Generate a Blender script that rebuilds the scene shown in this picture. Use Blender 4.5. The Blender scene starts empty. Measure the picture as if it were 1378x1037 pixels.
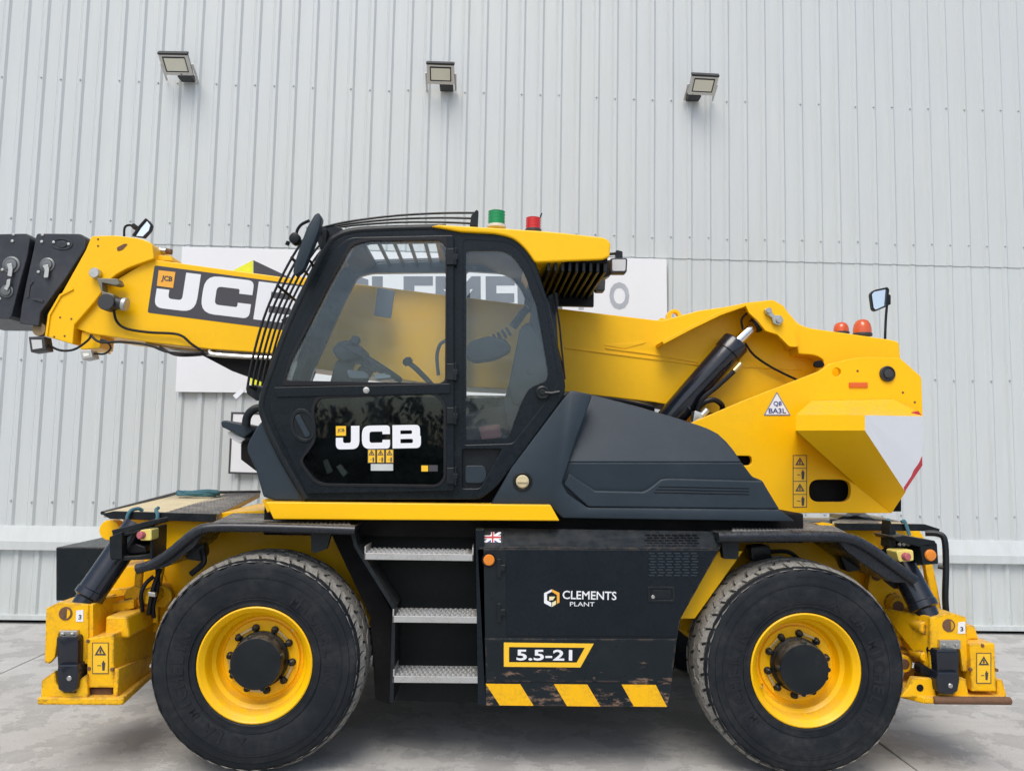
import bpy, bmesh, math, random
from mathutils import Vector, Matrix
R_ = random.Random(7)
SC = bpy.context.scene
COL = SC.collection
rad = math.radians

# ------------------------------------------------------------------ camera, sky, sun, exposure
CX, CH, CD, CF = 1.1977, 1.7277, 4.4345, 1076.0
YAW, PITCH, ROLL = -0.0351, 0.0872, 0.0187
WALL = 3.79
_r = Vector((math.cos(YAW), math.sin(YAW), 0)); _f = Vector((-math.sin(YAW), math.cos(YAW), 0)); _u = Vector((0, 0, 1))
_f2 = _f*math.cos(PITCH) + _u*math.sin(PITCH); _u2 = _u*math.cos(PITCH) - _f*math.sin(PITCH)
RGT = _r*math.cos(ROLL) + _u2*math.sin(ROLL); UPV = _u2*math.cos(ROLL) - _r*math.sin(ROLL); FWD = _f2
cam = bpy.data.cameras.new('camera'); camo = bpy.data.objects.new('camera', cam); COL.objects.link(camo)
m = Matrix((RGT, UPV, -FWD)).transposed().to_4x4(); m.translation = Vector((CX, -CD, CH)); camo.matrix_world = m
cam.sensor_width = 36; cam.lens = CF/1378*36; cam.clip_start = 0.05; cam.clip_end = 500
SC.camera = camo
SUN_EL, SUN_AZ = 56, 197          # azimuth measured from +Y towards +X
W = bpy.data.worlds.new("World"); SC.world = W; W.use_nodes = True
wn = W.node_tree; bg = wn.nodes['Background']
sky = wn.nodes.new('ShaderNodeTexSky'); sky.sky_type = 'NISHITA'; sky.sun_disc = False
sky.sun_elevation = rad(SUN_EL); sky.sun_rotation = rad(SUN_AZ); sky.air_density = 1.0; sky.dust_density = 2.8; sky.ozone_density = 1.0
wn.links.new(sky.outputs[0], bg.inputs[0]); bg.inputs[1].default_value = 0.14
sl = bpy.data.lights.new('sun', 'SUN'); sl.energy = 1.5; sl.angle = rad(34); sl.color = (1, .97, .92)
so = bpy.data.objects.new('sun', sl); COL.objects.link(so)
sd = Vector((math.sin(rad(SUN_AZ))*math.cos(rad(SUN_EL)), math.cos(rad(SUN_AZ))*math.cos(rad(SUN_EL)), math.sin(rad(SUN_EL))))
so.rotation_euler = sd.to_track_quat('Z', 'Y').to_euler(); so.location = (0, -10, 15)
SC.view_settings.view_transform = 'Standard'; SC.view_settings.look = 'None'; SC.view_settings.gamma = 1
SC.view_settings.exposure = 0.35
SC.view_settings.use_curve_mapping = False

# ------------------------------------------------------------------ helpers
def P(px, py, Y):
    d = RGT*((px-689)/CF) + UPV*((518.5-py)/CF) + FWD
    return Vector((CX, -CD, CH)) + d*((Y+CD)/d.y)
def mpp(Y): return (Y+CD)/CF
def NB(): return bmesh.new()
def fil(pts, r=0, n=4):
    out = []; N = len(pts)
    for i, p in enumerate(pts):
        rr = p[2] if len(p) > 2 else r
        a = Vector(pts[i-1][:2]); b = Vector(p[:2]); c = Vector(pts[(i+1) % N][:2])
        u = a-b; v = c-b
        if rr <= 0 or u.length < 1e-6 or v.length < 1e-6: out.append((b.x, b.y)); continue
        t = min(rr, u.length*.45, v.length*.45); p0 = b+u.normalized()*t; p1 = b+v.normalized()*t
        for k in range(n+1):
            s = k/n; q = p0*(1-s)**2 + b*2*s*(1-s) + p1*s*s
            out.append((q.x, q.y))
    return out
def merge(bm, b2):
    me = bpy.data.meshes.new('t'); b2.to_mesh(me); b2.free(); bm.from_mesh(me); bpy.data.meshes.remove(me)
def prism(bm, ring0, ring1, bev=0, seg=2):
    b = NB()
    v0 = [b.verts.new(p) for p in ring0]; v1 = [b.verts.new(p) for p in ring1]
    n = len(v0)
    f0 = b.faces.new(v0); f1 = b.faces.new(list(reversed(v1)))
    for i in range(n): b.faces.new((v0[i], v1[i], v1[(i+1) % n], v0[(i+1) % n]))
    bmesh.ops.recalc_face_normals(b, faces=b.faces)
    if bev > 0:
        es = [e for e in b.edges if len(e.link_faces) == 2 and e.calc_face_angle(0) > rad(28)]
        bmesh.ops.bevel(b, geom=es, offset=bev, segments=seg, profile=.5, affect='EDGES', clamp_overlap=True)
    merge(bm, b)
def plate(bm, pts, Y0, Y1, bev=.004, r=0, n=4):
    q = fil(pts, r, n); ring0 = [P(x, y, Y0) for x, y in q]; ring1 = [Vector((p.x, Y1, p.z)) for p in ring0]
    prism(bm, ring0, ring1, bev)
def box(bm, x0, x1, y0, y1, z0, z1, bev=.004, seg=2):
    r0 = [Vector((x0, y0, z0)), Vector((x1, y0, z0)), Vector((x1, y0, z1)), Vector((x0, y0, z1))]
    prism(bm, r0, [Vector((p.x, y1, p.z)) for p in r0], bev, seg)
def hull(bm, faces_px, bev=0):
    """faces as lists of (px,py,Y)"""
    b = NB(); cache = {}
    for f in faces_px:
        vs = []
        for k in f:
            if k not in cache: cache[k] = b.verts.new(P(*k))
            vs.append(cache[k])
        try: b.faces.new(vs)
        except ValueError: pass
    bmesh.ops.recalc_face_normals(b, faces=b.faces)
    if bev: bmesh.ops.bevel(b, geom=list(b.edges), offset=bev, segments=2, profile=.5, affect='EDGES', clamp_overlap=True)
    merge(bm, b)
def basis(d):
    d = d.normalized(); a = Vector((0, 0, 1)) if abs(d.z) < .9 else Vector((1, 0, 0))
    u = d.cross(a).normalized(); return u, d.cross(u).normalized(), d
def lathe(bm, prof, p0, d, seg=24, close=True, a0=0):
    u, v, d = basis(Vector(d)); p0 = Vector(p0); rings = []
    for r, t in prof:
        rings.append([bm.verts.new(p0+d*t+(u*math.cos(a0+2*math.pi*k/seg)+v*math.sin(a0+2*math.pi*k/seg))*r) for k in range(seg)])
    fs = []
    for A, B in zip(rings, rings[1:]):
        for k in range(seg): fs.append(bm.faces.new((A[k], A[(k+1) % seg], B[(k+1) % seg], B[k])))
    if close: fs.append(bm.faces.new(rings[0])); fs.append(bm.faces.new(list(reversed(rings[-1]))))
    bmesh.ops.recalc_face_normals(bm, faces=fs)
def cyl(bm, p0, p1, r, r1=None, seg=20):
    p0 = Vector(p0); p1 = Vector(p1); L = (p1-p0).length; r1 = r if r1 is None else r1; c = min(.004, r*.2, L*.2)
    lathe(bm, [(r-c, 0), (r, c), (r1, L-c), (r1-c, L)], p0, p1-p0, seg)
def cr(pts, n=6):
    pts = [Vector(p) for p in pts]; out = []
    for i in range(len(pts)-1):
        a = pts[max(i-1, 0)]; b = pts[i]; c = pts[i+1]; d = pts[min(i+2, len(pts)-1)]
        for k in range(n):
            t = k/n; out.append(.5*((2*b)+(c-a)*t+(2*a-5*b+4*c-d)*t*t+(3*b-a-3*c+d)*t**3))
    return out+[pts[-1]]
def tube(bm, pts, r, seg=8, smooth=True, n=6):
    pts = cr(pts, n) if smooth and len(pts) > 2 else [Vector(p) for p in pts]
    rings = []; u = None
    for i, p in enumerate(pts):
        d = (pts[min(i+1, len(pts)-1)]-pts[max(i-1, 0)]).normalized()
        if u is None: u, v, _ = basis(d)
        else:
            u = (u-d*u.dot(d)).normalized()
        v = d.cross(u)
        rings.append([bm.verts.new(p+(u*math.cos(2*math.pi*k/seg)+v*math.sin(2*math.pi*k/seg))*r) for k in range(seg)])
    fs = []
    for A, B in zip(rings, rings[1:]):
        for k in range(seg): fs.append(bm.faces.new((A[k], A[(k+1) % seg], B[(k+1) % seg], B[k])))
    fs.append(bm.faces.new(rings[0])); fs.append(bm.faces.new(list(reversed(rings[-1]))))
    bmesh.ops.recalc_face_normals(bm, faces=fs)
def tpx(bm, pts, r, seg=8, n=6): tube(bm, [P(*p) for p in pts], r, seg, True, n)
def curve_mesh(loops, depth, bev=0):
    cu = bpy.data.curves.new('c', 'CURVE'); cu.dimensions = '2D'; cu.fill_mode = 'BOTH'; cu.extrude = max(depth/2-bev, .0002)
    cu.bevel_depth = bev; cu.bevel_resolution = 1; cu.offset = -bev
    for L in loops:
        s = cu.splines.new('POLY'); s.points.add(len(L)-1); s.use_cyclic_u = True
        for p, q in zip(s.points, L): p.co = (q[0], q[1], 0, 1)
    o = bpy.data.objects.new('c', cu); me = bpy.data.meshes.new_from_object(o)
    bpy.data.objects.remove(o); bpy.data.curves.remove(cu); return me
def cplate(bm, outer, holes, Y0, Y1, bev=.003, Yref=None):
    """plate with holes; outlines in photo pixels read at depth Yref"""
    Yr = Y0 if Yref is None else Yref
    loops = [[(P(x, y, Yr).x, P(x, y, Yr).z) for x, y in L] for L in [outer]+holes]
    me = curve_mesh(loops, abs(Y1-Y0), bev); ym = (Y0+Y1)/2
    me.transform(Matrix(((1, 0, 0, 0), (0, 0, -1, ym), (0, 1, 0, 0), (0, 0, 0, 1))))
    bm.from_mesh(me); bpy.data.meshes.remove(me)
    bmesh.ops.recalc_face_normals(bm, faces=bm.faces)
def strip(path, w):
    L = []; Rr = []
    for i, p in enumerate(path):
        a = Vector(path[max(i-1, 0)][:2]); c = Vector(path[min(i+1, len(path)-1)][:2]); d = (c-a).normalized(); nn = Vector((-d.y, d.x))*w/2
        b = Vector(p[:2]); L.append(tuple(b+nn)); Rr.append(tuple(b-nn))
    return L+Rr[::-1]
def flat(bm, me, A, B, hpx, Y, fit=True):
    """map a mesh lying in xy (0..w, 0..h) on the plane Y: baseline pixel A to pixel B, letter height hpx"""
    xs = [v.co.x for v in me.vertices]; ys = [v.co.y for v in me.vertices]
    x0, x1, y0, y1 = min(xs), max(xs), min(ys), max(ys)
    a = P(A[0], A[1], Y); b = P(B[0], B[1], Y); ux = (b-a); uy = Vector((-ux.z, 0, ux.x)).normalized()*hpx*mpp(Y)
    M = Matrix.Identity(4)
    for v in me.vertices:
        q = a+ux*((v.co.x-x0)/(x1-x0))+uy*((v.co.y-y0)/(y1-y0))
        v.co = Vector((q.x, Y-v.co.z, q.z))
    bm.from_mesh(me); bpy.data.meshes.remove(me)
    bmesh.ops.recalc_face_normals(bm, faces=bm.faces)
def textmesh(s, bold=.0, depth=.0012):
    cu = bpy.data.curves.new('t', 'FONT'); cu.body = s; cu.size = 1; cu.offset = bold; cu.extrude = depth/2; cu.resolution_u = 3
    o = bpy.data.objects.new('t', cu); me = bpy.data.meshes.new_from_object(o); bpy.data.objects.remove(o); bpy.data.curves.remove(cu); return me
def text(bm, s, A, B, hpx, Y, bold=.02): flat(bm, textmesh(s, bold), A, B, hpx, Y)
# wide block letters
def _f(L, n=5): return fil(L, 0, n)
GL = {
 'J': [_f([(.72, 1), (1.12, 1), (1.12, 0, .36), (0, 0, .36), (0, .50), (.34, .50), (.34, .27, .1), (.72, .27, .1)])],
 'C': [_f([(1.34, .62), (.98, .62), (.98, .74, .08), (.36, .74, .12), (.36, .26, .12), (.98, .26, .08), (.98, .38), (1.34, .38), (1.34, 0, .36), (0, 0, .38), (0, 1, .38), (1.34, 1, .36)])],
 'B': [_f([(0, 0), (1.36, 0, .3), (1.36, .52, .14), (1.32, .52, .04), (1.32, 1, .28), (0, 1)]), _f([(.38, .61), (.94, .61, .07), (.94, .77, .07), (.38, .77)]), _f([(.38, .22), (.98, .22, .08), (.98, .40, .08), (.38, .40)])]}
def jcbmesh(depth=.0012):
    loops = []; x = 0
    for ch, w in (('J', 1.12), ('C', 1.34), ('B', 1.36)):
        loops += [[(p[0]+x, p[1]) for p in L] for L in GL[ch]]; x += w+.12
    return curve_mesh(loops, depth)

ORG = {}
def _link(name, me, mat, parent):
    o = bpy.data.objects.new(name, me); COL.objects.link(o)
    if me is not None and mat is not None and not me.materials:
        me.materials.append(mat)
    if parent is not None: o.parent = parent
    return o
def part(name, bm, mat, parent=None, smooth=False, stuff=False, ang=38):
    bmesh.ops.remove_doubles(bm, verts=bm.verts, dist=1e-6)
    lo = Vector((min(v.co.x for v in bm.verts), min(v.co.y for v in bm.verts), min(v.co.z for v in bm.verts)))
    hi = Vector((max(v.co.x for v in bm.verts), max(v.co.y for v in bm.verts), max(v.co.z for v in bm.verts)))
    c = (lo+hi)/2
    if parent is None: c.z = lo.z
    for v in bm.verts: v.co -= c
    me = bpy.data.meshes.new(name); bm.to_mesh(me); bm.free()
    for p in me.polygons: p.use_smooth = smooth
    if smooth: me.set_sharp_from_angle(angle=rad(ang))
    o = _link(name, me, mat, parent); o.location = c-(ORG[parent.name] if parent else Vector()); ORG[o.name] = c
    if stuff: o['kind'] = 'stuff'
    return o
def empty(name, loc, parent=None):
    o = bpy.data.objects.new(name, None); COL.objects.link(o); o.empty_display_size = .1
    loc = Vector(loc)
    if parent: o.parent = parent
    o.location = loc-(ORG[parent.name] if parent else Vector()); ORG[o.name] = loc
    return o
def tag(o, label, cat=None, group=None, kind=None):
    o['label'] = label
    if cat: o['category'] = cat
    if group: o['group'] = group
    if kind: o['kind'] = kind
    return o
def again(o, loc_world, parent):
    c = o.copy(); COL.objects.link(c); c.parent = parent; c.location = Vector(loc_world)-(ORG[parent.name] if parent else Vector()); ORG[c.name] = Vector(loc_world); return c
def copy_tree(o, parent=None):
    c = o.copy(); COL.objects.link(c)
    if parent: c.parent = parent
    for ch in list(o.children): copy_tree(ch, c)
    return c

# ------------------------------------------------------------------ materials
def newmat(name):
    mt = bpy.data.materials.new(name); mt.use_nodes = True; nt = mt.node_tree
    return mt, nt, nt.nodes['Principled BSDF']
def nd(nt, t, **kw):
    n = nt.nodes.new(t)
    for k, v in kw.items():
        if hasattr(n, k): setattr(n, k, v)
        else: n.inputs[k].default_value = v
    return n
def ramp(nt, src, a, b, ca=(0, 0, 0, 1), cb=(1, 1, 1, 1)):
    r = nt.nodes.new('ShaderNodeValToRGB'); r.color_ramp.elements[0].position = a; r.color_ramp.elements[1].position = b
    r.color_ramp.elements[0].color = ca; r.color_ramp.elements[1].color = cb; nt.links.new(src, r.inputs[0]); return r.outputs[0]
def mix(nt, fac, a, b):
    n = nt.nodes.new('ShaderNodeMix'); n.data_type = 'RGBA'
    for s, v in ((0, fac), (6, a), (7, b)):
        if hasattr(v, 'is_output'): nt.links.new(v, n.inputs[s])
        else: n.inputs[s].default_value = (*v, 1) if isinstance(v, tuple) and len(v) == 3 else v
    return n.outputs[2]
def math_(nt, op, a, b=None):
    n = nt.nodes.new('ShaderNodeMath'); n.operation = op
    for s, v in ((0, a), (1, b)):
        if v is None: continue
        if hasattr(v, 'is_output'): nt.links.new(v, n.inputs[s])
        else: n.inputs[s].default_value = v
    return n.outputs[0]
def noise(nt, vec, scale, detail=4, rough=.55):
    n = nd(nt, 'ShaderNodeTexNoise'); n.inputs['Scale'].default_value = scale; n.inputs['Detail'].default_value = detail; n.inputs['Roughness'].default_value = rough
    nt.links.new(vec, n.inputs['Vector']); return n.outputs[0]
def surf(name, col, rough=.4, metal=0, coat=0, dirt=None, damt=.35, dscale=6, var=.08, bump=.0, bscale=60, spec=.5, wear=None, wz=None, wamt=.6, dust=0, edge=None, eamt=.7):
    mt, nt, b = newmat(name); g = nd(nt, 'ShaderNodeNewGeometry').outputs['Position']; L = nt.links
    n1 = noise(nt, g, dscale, 6, .6); n2 = noise(nt, g, dscale*7, 4, .6)
    c = mix(nt, ramp(nt, n1, .3, .7), tuple(x*(1-var) for x in col), tuple(min(1, x*(1+var)) for x in col))
    if dirt is not None:
        f = ramp(nt, math_(nt, 'MULTIPLY', ramp(nt, n1, .38, .75), ramp(nt, n2, .25, .75)), .05, .6)
        c = mix(nt, math_(nt, 'MULTIPLY', f, damt), c, dirt)
    if wear is not None:
        z = nt.nodes.new('ShaderNodeSeparateXYZ'); L.new(g, z.inputs[0])
        sc = nd(nt, 'ShaderNodeMapping'); sc.inputs['Scale'].default_value = (3, 3, 9); L.new(g, sc.inputs[0])
        n3 = noise(nt, sc.outputs[0], 2.6, 7, .68)
        zf = nt.nodes.new('ShaderNodeMapRange'); L.new(z.outputs[2], zf.inputs[0]); zf.inputs[1].default_value = wz[0]; zf.inputs[2].default_value = wz[1]; zf.inputs[3].default_value = .15; zf.inputs[4].default_value = -.12
        f = ramp(nt, math_(nt, 'ADD', n3, zf.outputs[0]), .60, .68)
        c = mix(nt, math_(nt, 'MULTIPLY', f, wamt), c, wear)
    if edge is not None:
        bv = nd(nt, 'ShaderNodeBevel'); bv.samples = 4; bv.inputs['Radius'].default_value = .022
        vm = nd(nt, 'ShaderNodeVectorMath', operation='DOT_PRODUCT'); L.new(bv.outputs[0], vm.inputs[0])
        gn = nd(nt, 'ShaderNodeNewGeometry'); L.new(gn.outputs['Normal'], vm.inputs[1])
        ef = math_(nt, 'MULTIPLY', ramp(nt, math_(nt, 'SUBTRACT', 1.0, vm.outputs['Value']), .015, .12), ramp(nt, noise(nt, g, 17, 6, .72), .46, .58))
        c = mix(nt, math_(nt, 'MULTIPLY', ramp(nt, ef, .15, .6), eamt), c, edge)
    if dust:
        gn2 = nd(nt, 'ShaderNodeNewGeometry'); sz = nt.nodes.new('ShaderNodeSeparateXYZ'); L.new(gn2.outputs['Normal'], sz.inputs[0])
        df_ = math_(nt, 'MULTIPLY', math_(nt, 'MULTIPLY', ramp(nt, sz.outputs[2], .25, .95), ramp(nt, n2, .25, .65)), dust)
        c = mix(nt, df_, c, (.30, .28, .24))
    L.new(c, b.inputs['Base Color'])
    L.new(ramp(nt, n2, .2, .8, (max(0, rough-.08),)*3+(1,), (min(1, rough+.12),)*3+(1,)), b.inputs['Roughness'])
    b.inputs['Metallic'].default_value = metal; b.inputs['Coat Weight'].default_value = coat; b.inputs['Coat Roughness'].default_value = .12
    b.inputs['Specular IOR Level'].default_value = spec
    if bump:
        bp = nd(nt, 'ShaderNodeBump'); bp.inputs['Strength'].default_value = bump; bp.inputs['Distance'].default_value = .01
        L.new(noise(nt, g, bscale, 5, .6), bp.inputs['Height']); L.new(bp.outputs[0], b.inputs['Normal'])
    return mt
def glassmat(name, tint, ior=1.5, haze=.0):
    mt = bpy.data.materials.new(name); mt.use_nodes = True; nt = mt.node_tree; nt.nodes.clear(); L = nt.links
    out = nd(nt, 'ShaderNodeOutputMaterial'); tr = nd(nt, 'ShaderNodeBsdfTransparent'); tr.inputs[0].default_value = (*tint, 1)
    gl = nd(nt, 'ShaderNodeBsdfGlossy'); gl.inputs['Roughness'].default_value = .02; gl.inputs[0].default_value = (.84, .94, 1, 1)
    df = nd(nt, 'ShaderNodeBsdfDiffuse'); df.inputs[0].default_value = (.68, .80, .86, 1)
    g = nd(nt, 'ShaderNodeNewGeometry').outputs['Position']
    mpg = nd(nt, 'ShaderNodeMapping'); mpg.inputs['Rotation'].default_value = (0, .6, 0); mpg.inputs['Scale'].default_value = (1.6, 1, 5); L.new(g, mpg.inputs[0])
    hz = ramp(nt, math_(nt, 'ADD', math_(nt, 'MULTIPLY', noise(nt, g, 2.2, 6, .6), .6), math_(nt, 'MULTIPLY', noise(nt, mpg.outputs[0], 3, 5, .6), .4)), .38, .64, (haze*.35,)*3+(1,), (haze*1.9,)*3+(1,))  # pale dust film, smeared slantwise, also standing in for reflected sky
    m1 = nd(nt, 'ShaderNodeMixShader'); L.new(hz, m1.inputs[0]); L.new(tr.outputs[0], m1.inputs[1]); L.new(df.outputs[0], m1.inputs[2])
    fr = nd(nt, 'ShaderNodeFresnel'); fr.inputs[0].default_value = ior
    m2 = nd(nt, 'ShaderNodeMixShader'); L.new(fr.outputs[0], m2.inputs[0]); L.new(m1.outputs[0], m2.inputs[1]); L.new(gl.outputs[0], m2.inputs[2])
    L.new(m2.outputs[0], out.inputs[0]); return mt
YEL = surf('yellow paint', (.95, .525, .0015), .34, coat=.04, spec=.28, dirt=(.55, .29, .01), damt=.16, dscale=3, var=.03, dust=.25, bump=.03, bscale=9)
YELW = surf('worn yellow paint', (.91, .49, .003), .42, spec=.3, dirt=(.26, .14, .04), damt=.45, dscale=7, var=.06, wear=(.10, .055, .03), wz=(.22, .62), wamt=.8, bump=.08, bscale=50, dust=.35, edge=(.09, .05, .03), eamt=.85)
CYLB = surf('glossy black cylinder', (.008, .011, .018), .16, spec=.6, dirt=(.05, .05, .05), damt=.12, dscale=6)
FEND = surf('black fender paint', (.009, .012, .017), .26, spec=.45, dirt=(.07, .068, .065), damt=.18, dscale=5, dust=.2)
YELS = surf('scuffed yellow stripe', (.90, .48, .003), .42, spec=.3, dirt=(.12, .08, .03), damt=.45, dscale=9)
BLK = surf('black paint', (.0058, .0102, .0140), .26, spec=.22, dirt=(.03, .033, .038), damt=.10, dscale=3, dust=.15)
BLKW = surf('worn black paint', (.0078, .0125, .0160), .30, spec=.25, dirt=(.05, .05, .048), damt=.12, dscale=3, dust=.06, edge=(.16, .11, .08), eamt=.5, wear=(.24, .15, .10), wz=(.34, .72), wamt=.85)
SATIN = surf('satin black steel', (.0075, .0105, .0128), .34, spec=.28, dirt=(.06, .058, .055), damt=.16, dscale=5, dust=.3)
PLAS = surf('grey plastic', (.020, .032, .043), .40, spec=.32, dust=.15, dirt=(.05, .055, .06), damt=.12, dscale=4, bump=.10, bscale=420)
HEADM = surf('dark head paint', (.034, .039, .047), .42, spec=.3, dust=.3, edge=(.09, .085, .08), eamt=.4, dirt=(.14, .13, .12), damt=.2, dscale=5)
DECKM = surf('dusty cream deck', (.66, .57, .36), .75, dirt=(.34, .30, .22), damt=.6, dscale=7, bump=.1, bscale=80)
TREADP = surf('chequer plate', (.13, .127, .12), .6, dirt=(.33, .31, .27), damt=.8, dscale=9, bump=.1, bscale=120)
RUB = surf('tyre rubber', (.0095, .0125, .0160), .55, spec=.22, dirt=(.075, .073, .07), damt=.34, dscale=4, bump=.06, bscale=70)
RUBL = surf('raised tyre lettering', (.0125, .014, .018), .5, spec=.25, dirt=(.05, .05, .05), damt=.2)
TRD = surf('dusty tread', (.30, .285, .25), .9, spec=.2, dirt=(.06, .058, .055), damt=.85, dscale=9, var=.2, bump=.3, bscale=60)
TRG = surf('tread groove', (.03, .029, .027), .9, spec=.2, dirt=(.11, .10, .09), damt=.6, dscale=15)
GALV = surf('galvanised steel', (.50, .50, .48), .45, metal=.55, dirt=(.25, .22, .18), damt=.6, dscale=14)
STEEL = surf('plain steel', (.55, .54, .50), .3, metal=.9, dirt=(.2, .17, .13), damt=.3)
CHR = surf('chrome rod', (.82, .82, .82), .08, metal=1)
BRASS = surf('brass fitting', (.55, .42, .2), .3, metal=.8)
RUST = surf('rusty steel', (.17, .085, .045), .85, dirt=(.06, .035, .02), damt=.8, dscale=18, bump=.3)
WHT = surf('white vinyl', (.78, .79, .80), .35, var=.01)
DEC = surf('dark decal', (.050, .048, .055), .4, var=.03)
AMBD = surf('amber decal', (.85, .40, .04), .4, var=.02)
LABY = surf('yellow label', (.88, .52, .02), .4, var=.02)
REDV = surf('red vinyl', (.45, .03, .04), .4)
BLUV = surf('blue vinyl', (.03, .05, .22), .4)
INT = surf('cab interior plastic', (.014, .019, .028), .55)
DARK = surf('dark underbody', (.005, .005, .006), .75, spec=.2, dirt=(.03, .028, .025), damt=.4)
SEATM = surf('seat fabric', (.035, .045, .062), .85)
ROPEM = surf('blue rope fibre', (.05, .16, .20), .8, dirt=(.12, .15, .14), damt=.5, dscale=40)
HOSE = surf('black hose', (.008, .008, .010), .45, spec=.3)
LGREY = surf('floodlight casing', (.68, .67, .63), .45, dirt=(.25, .22, .18), damt=.4, dscale=12)
DGREY = surf('dark lamp casing', (.035, .036, .038), .5)
LENS = surf('frosted lamp lens', (.82, .81, .68), .2, var=.03)
def lensmat(name, col, t=.5):
    mt, nt, b = newmat(name); b.inputs['Base Color'].default_value = (*col, 1); b.inputs['Roughness'].default_value = .18
    b.inputs['Transmission Weight'].default_value = t; b.inputs['Coat Weight'].default_value = .4; return mt
AMB = lensmat('amber lens', (.85, .26, .02), .15); GRN = lensmat('green lens', (.0, .32, .09), .25); RED = lensmat('red lens', (.65, .015, .012), .2); ORG_L = lensmat('orange beacon lens', (.75, .12, .02), .2)
CLR = lensmat('clear lamp lens', (.8, .8, .78), .3)
GLS = glassmat('cab glass', (.955, .985, .99), 1.43, .022)
GLD = glassmat('tinted lower glass', (.66, .70, .68), 1.42, .003)
MIR = surf('mirror glass', (.8, .82, .84), .03, metal=1, var=.0)
CLAD = None
def cladmat():
    mt, nt, b = newmat('cladding paint'); L = nt.links
    g = nd(nt, 'ShaderNodeNewGeometry').outputs['Position']
    oi = nd(nt, 'ShaderNodeObjectInfo').outputs['Random']
    mp = nd(nt, 'ShaderNodeMapping'); mp.inputs['Scale'].default_value = (4, 4, .35); L.new(g, mp.inputs[0])
    st = noise(nt, mp.outputs[0], 2.5, 6, .65); bl = noise(nt, g, .9, 4, .5); sp = noise(nt, g, 30, 3, .5)
    c = mix(nt, ramp(nt, st, .3, .75), (.578, .614, .602), (.535, .565, .552))
    c = mix(nt, ramp(nt, bl, .35, .7), c, mix(nt, .5, c, (.55, .590, .615)))
    c = mix(nt, math_(nt, 'MULTIPLY', oi, .28), c, (.53, .55, .545))
    sx = nt.nodes.new('ShaderNodeSeparateXYZ'); L.new(g, sx.inputs[0])
    mr = nt.nodes.new('ShaderNodeMapRange'); L.new(sx.outputs[2], mr.inputs[0]); mr.inputs[1].default_value = 0; mr.inputs[2].default_value = 1.3; mr.inputs[3].default_value = .55; mr.inputs[4].default_value = .0
    c = mix(nt, math_(nt, 'MULTIPLY', mr.outputs[0], ramp(nt, st, .35, .8)), c, (.40, .42, .36))
    L.new(c, b.inputs['Base Color']); b.inputs['Roughness'].default_value = .5
    bp = nd(nt, 'ShaderNodeBump'); bp.inputs['Strength'].default_value = .16; bp.inputs['Distance'].default_value = .02
    mp2 = nd(nt, 'ShaderNodeMapping'); mp2.inputs['Scale'].default_value = (2.2, 2.2, .7); L.new(g, mp2.inputs[0])
    mp3 = nd(nt, 'ShaderNodeMapping'); mp3.inputs['Scale'].default_value = (26, 26, .5); L.new(g, mp3.inputs[0])
    rs = noise(nt, mp3.outputs[0], 1.0, 4, .6)
    c = mix(nt, math_(nt, 'MULTIPLY', ramp(nt, rs, .56, .75), math_(nt, 'MULTIPLY', ramp(nt, bl, .4, .7), .35)), c, (.44, .46, .44)); L.new(c, b.inputs['Base Color'])
    L.new(noise(nt, mp2.outputs[0], 1.6, 3, .5), bp.inputs['Height']); L.new(bp.outputs[0], b.inputs['Normal'])
    return mt
CLAD = cladmat()
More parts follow.
